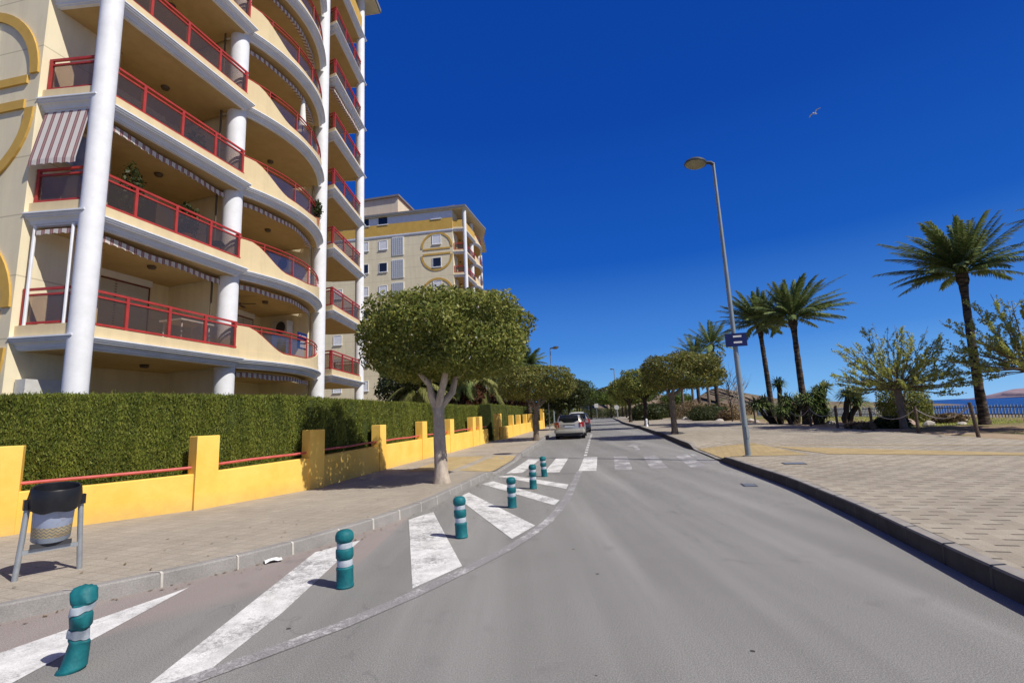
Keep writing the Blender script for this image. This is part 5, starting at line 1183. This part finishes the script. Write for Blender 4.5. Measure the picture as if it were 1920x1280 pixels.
t = thing('marker_post', 'short white marker post beside the second clipped tree on the right', 'post', (9.95, 37.5, zt(37.5)+.14)); MB().lathe([(.12, 0), (.13, .02), (.10, .06), (.09, .58), (.06, .64), (0, .66)], 14).build('post', 'white', t, True); MB().lathe([(.094, .44), (.094, .52)], 14).build('band', 'trim', t)
def road_sign(label, loc, h_, round_, mat, size):
    t = thing('road_sign', label, 'sign', loc, R(-12)); MB().tube([(0, 0, 0), (0, 0, h_)], .045, 8).build('pole', 'steel', t, True)
    m = MB()
    if round_: m.lathe([(0, 0), (size, 0), (size, .03), (0, .03)], 20, (0, -.06, h_-size), Matrix.Rotation(R(90), 4, 'X'))
    else: m.box(-size, size, -.09, -.06, h_-size*2.2, h_)
    m.build('plate', mat, t)
road_sign('white rectangular sign plate on a post at the far road end', (18.6, 112, zt(112)), 3.6, False, 'cloth', .42)
road_sign('round pale sign seen between the right trees', (17.4, 84, zt(84)), 2.6, True, 'cloth', .4)
road_sign('grey sign post at the kerb beside the silver car', (2.75, 40, zt(40)+.14), 3.0, False, 'steel', .12)
# fallen leaves and grit along the kerb
n = 420; rs = np.random.default_rng(9); y = rs.uniform(3.5, 24, n); side = rs.random(n) < .55
x = np.array([Lk(a) for a in y])+np.where(side, np.abs(rs.normal(0, .16, n))+.02, -.2-rs.uniform(0, 2.2, n)); z = np.interp(y, ZY, ZZ)+np.where(side, .010, .172)
a = rs.uniform(0, 6.3, n); L_ = rs.uniform(.012, .035, n); d = np.stack([np.cos(a)*L_, np.sin(a)*L_, rs.uniform(0, .012, n)], 1); p = np.stack([-np.sin(a)*L_*.5, np.cos(a)*L_*.5, 0*a], 1); P = np.stack([x, y, z], 1)
keep = ~((y > 13) & (y < 20.5) & ~side); P, d, p = P[keep], d[keep], p[keep]; n = len(P)
lo = put('leaf_litter', tri_mesh('leaf_litter', np.stack([P-d*[1, 1, 0], P+p, P+d, P-p], 1).reshape(-1, 3), np.arange(4*n).reshape(-1, 4), 'dry')); lo['kind'] = 'stuff'; lo['label'] = 'dry fallen leaves scattered along the left kerb'; lo['category'] = 'leaf litter'
# gull
gm = MB(); gm.lathe([(0, -.26), (.05, -.22), (.085, -.08), (.09, .05), (.05, .17), (.055, .21), (.03, .26), (0, .30)], 12, (0, 0, 0), Matrix.Rotation(R(90), 4, 'Y'))
for s in (-1, 1): gm.add([(.10, s*.05, .03), (-.10, s*.05, .03), (-.06, s*.35, .17), (.13, s*.35, .17), (-.14, s*.75, .08), (.0, s*.62, .14)], [(0, 1, 2, 3), (3, 2, 4, 5)])
gm.add([(-.22, .03, 0), (-.22, -.03, 0), (-.40, -.09, .0), (-.40, .09, .0)], [(0, 1, 2, 3)])
o = gm.build('seagull', 'gull', None, True); o.scale = (1.25, 1.25, 1.25); o.location = (42.2, 60, 40.5); o.rotation_euler = (R(12), 0, R(200)); tag(o, 'lone pale gull flying high in the blue sky', 'bird')

# ------------------------------------------------------------------ cars
def car(label, loc, rz, paint, W2=.87, H=1.46, L=4.35):
    t = thing('parked_car', label, 'car', loc, rz, 'cars parked along the left kerb'); m = MB(); rows = []
    # stations from rear (y=0) to front: (y, half width, sill z, belt z, roof z, roof half width)
    ST = [(0.0, .74, .40, .86, .88, .70), (.05, .80, .32, .92, .96, .66), (.14, .84, .26, .94, 1.20, .60), (.34, .86, .24, .95, H-.03, .58), (.7, .87, .22, .95, H, .60), (1.6, .87, .20, .94, H, .62), (2.3, .87, .20, .93, H-.03, .61), (2.7, .87, .20, .92, H-.14, .58), (3.25, .86, .22, .90, .95, .62), (3.7, .84, .24, .82, .86, .62), (4.1, .78, .28, .70, .74, .56), (L, .62, .36, .56, .60, .45)]
    for y, w, zs, zb, zr, rw in ST:
        w *= W2/.87; rw *= W2/.87
        half = [(w*.80, zs), (w*.97, zs+.06), (w, (zs+zb)/2), (w*.985, zb-.05), (w*.95, zb), (rw*1.02, max(zb+.005, zr-.06)), (rw*.85, zr-.01 if zr > zb+.05 else zr), (0, zr+.012)]
        rows.append([(x, y, z) for x, z in half]+[(-x, y, z) for x, z in half[-2::-1]])
    m.grid(rows); n = len(rows[0]); k = (len(rows)-1)*n; m.f += [tuple(range(n)), tuple(range(k, k+n))[::-1]]
    m.build('body', paint, t, True)
    def off(p, e): return p
    # windows: rear screen, windscreen, sides
    MB().grid([[(-.60, .075, .975), (-.2, .045, .975), (.2, .045, .975), (.60, .075, .975)], [(-.57, .125, 1.20), (-.2, .118, 1.21), (.2, .118, 1.21), (.57, .125, 1.20)], [(-.52, .30, 1.41), (-.2, .30, 1.44), (.2, .30, 1.44), (.52, .30, 1.41)]]).build('rear_window', 'carglass', t)
    MB().grid([[(-.62, 3.22, .985), (.62, 3.22, .985)], [(-.53, 2.68, H-.11), (.53, 2.68, H-.11)]]).build('windscreen', 'carglass', t)
    for s in (-1, 1):
        MB().grid([[(s*.835, .38, .98), (s*.84, 1.2, .98), (s*.84, 2.0, .975), (s*.835, 2.95, .965)], [(s*.655, .58, 1.38), (s*.665, 1.2, 1.40), (s*.67, 2.0, 1.39), (s*.655, 2.62, 1.30)]]).build('side_window', 'carglass', t)
        MB().prism([(s*.60, -.02), (s*.80, .03), (s*.885, .16), (s*.84, .18), (s*.62, .06)], .70, 1.0).build('tail_light', 'tail', t)
        MB().box(s*.62-.14, s*.62+.14, L-.22, L-.12, .58, .70).build('headlight', 'lens', t)
        mr = MB(); mr.box(s*.97-.09, s*.97+.09, 2.72, 2.82, .92, 1.06); mr.build('mirror', paint, t)
        MB().tube([(s*.57, .5, H+.02), (s*.58, .6, H+.05), (s*.60, 2.0, H+.05), (s*.59, 2.15, H+.0)], .016, 6).build('roof_rail', 'dark', t)
        for y in (.78, 3.45):
            wm = Matrix.Rotation(R(90), 4, 'Y'); q = MB().lathe([(.19, -.10), (.30, -.10), (.315, -.07), (.315, .07), (.30, .10), (.19, .10)], 24, (s*.78, y, .315), wm).build('wheel', 'tyre', t, True)
            MB().lathe([(0, -.06), (.19, -.09), (.2, .09), (0, .06)], 16, (s*.785, y, .315), wm).build('rim', 'steel', q, True)
    MB().sweep([(0, .36), (.05, .38), (.06, .52), (.02, .58), (-.02, .58), (-.02, .36)], [(-.86, .22), (-.78, .05), (-.4, -.03), (.4, -.03), (.78, .05), (.86, .22)]).build('bumper', 'bumper' if paint == 'silver' else paint, t, True)
    MB().box(-.27, .27, -.015, .02, .70, .81).build('number_plate', 'plate', t); MB().box(-.34, .34, -.02, .02, .815, .85).build('tailgate_trim', 'dark', t)
    MB().box(-.80, .80, .03, .3, .22, .37).build('underside', 'dark', t)
car('silver estate car seen from behind, nearest of the parked cars', (3.15, 29.2, zt(29.2)), R(-10), 'silver', H=1.44)
car('dark car parked directly ahead of the silver estate', (4.6, 36.3, zt(36.3)), R(-9), 'navy')
car('pale car parked furthest along the left kerb', (5.35, 43.2, zt(43)), R(-9), 'carwhite', H=1.55)

# ------------------------------------------------------------------ light, sky, camera
el, toaz = R(49), R(122)     # sun direction: azimuth clockwise from +Y
ts = Vector((math.sin(toaz)*math.cos(el), math.cos(toaz)*math.cos(el), math.sin(el)))
sl = bpy.data.lights.new('sun', 'SUN'); sl.energy = 5.0; sl.angle = R(.53); sl.color = (1, .955, .88)
so = bpy.data.objects.new('sun', sl); C.objects.link(so); so.rotation_euler = (-ts).to_track_quat('-Z', 'Y').to_euler()
w = bpy.data.worlds.new('World'); sc.world = w; w.use_nodes = True; nt = w.node_tree; bg = nt.nodes['Background']
sky = node(nt, 'ShaderNodeTexSky', sky_type='NISHITA', sun_disc=False, sun_elevation=el, sun_rotation=toaz, altitude=300., air_density=1.0, dust_density=.3, ozone_density=5.)
hs = node(nt, 'ShaderNodeHueSaturation', ins={'Saturation': 1.25, 'Value': 1.0})
nt.links.new(sky.outputs[0], hs.inputs['Color'])
tc = node(nt, 'ShaderNodeTexCoord'); sx = node(nt, 'ShaderNodeSeparateXYZ'); nt.links.new(tc.outputs['Generated'], sx.inputs[0])
rp = node(nt, 'ShaderNodeValToRGB'); cr = rp.color_ramp
SK = [(0, (.26, .54, .90)), (.04, (.165, .44, .86)), (.13, (.060, .245, .72)), (.3, (.007, .096, .50)), (.55, (.003, .055, .38)), (1, (.002, .040, .30))]
while len(cr.elements) < len(SK): cr.elements.new(.5)
for e, (p, c) in zip(cr.elements, SK): e.position = p; e.color = c4(c)
nt.links.new(sx.outputs[2], rp.inputs[0])
vm = node(nt, 'ShaderNodeVectorMath', operation='SCALE'); nt.links.new(rp.outputs[0], vm.inputs[0]); vm.inputs['Scale'].default_value = 10.
mx_ = node(nt, 'ShaderNodeMix', data_type='RGBA'); mx_.inputs[0].default_value = .93
nt.links.new(hs.outputs[0], mx_.inputs[6]); nt.links.new(vm.outputs[0], mx_.inputs[7])
dt = node(nt, 'ShaderNodeVectorMath', operation='DOT_PRODUCT'); nt.links.new(tc.outputs['Generated'], dt.inputs[0]); dt.inputs[1].default_value = tuple(ts)
hz = node(nt, 'ShaderNodeValToRGB'); hz.color_ramp.elements[0].position = .70; hz.color_ramp.elements[0].color = (0, 0, 0, 1); hz.color_ramp.elements[1].position = .99; hz.color_ramp.elements[1].color = (1, 1, 1, 1)
nt.links.new(dt.outputs['Value'], hz.inputs[0])      # warm glow added around the out-of-view sun to offset blue fill light
final = mixc(nt, hz.outputs[0], mx_.outputs[2], (5.0, 3.9, 2.4))
nt.links.new(final, bg.inputs[0]); bg.inputs[1].default_value = .10

f_px, th, ro, hh = 909., R(9.15), R(2.66), 1.65
F = Vector((0, math.cos(th), math.sin(th))); R0 = Vector((1, 0, 0)); U0 = Vector((0, -math.sin(th), math.cos(th)))
Rv = R0*math.cos(ro)-U0*math.sin(ro); Uv = U0*math.cos(ro)+R0*math.sin(ro)
cam = bpy.data.cameras.new('camera'); co = bpy.data.objects.new('camera', cam); C.objects.link(co)
mx = Matrix((Rv, Uv, -F)).transposed().to_4x4(); mx.translation = (0, 0, hh); co.matrix_world = mx
cam.sensor_width = 36; cam.lens = f_px/1920*36; cam.clip_start = .05; cam.clip_end = 100000
sc.camera = co
sc.view_settings.view_transform = 'Standard'; sc.view_settings.look = 'None'; sc.view_settings.exposure = 0; sc.view_settings.gamma = 1
sc.cycles.max_bounces = 6; sc.cycles.transparent_max_bounces = 12; sc.cycles.use_denoising = True
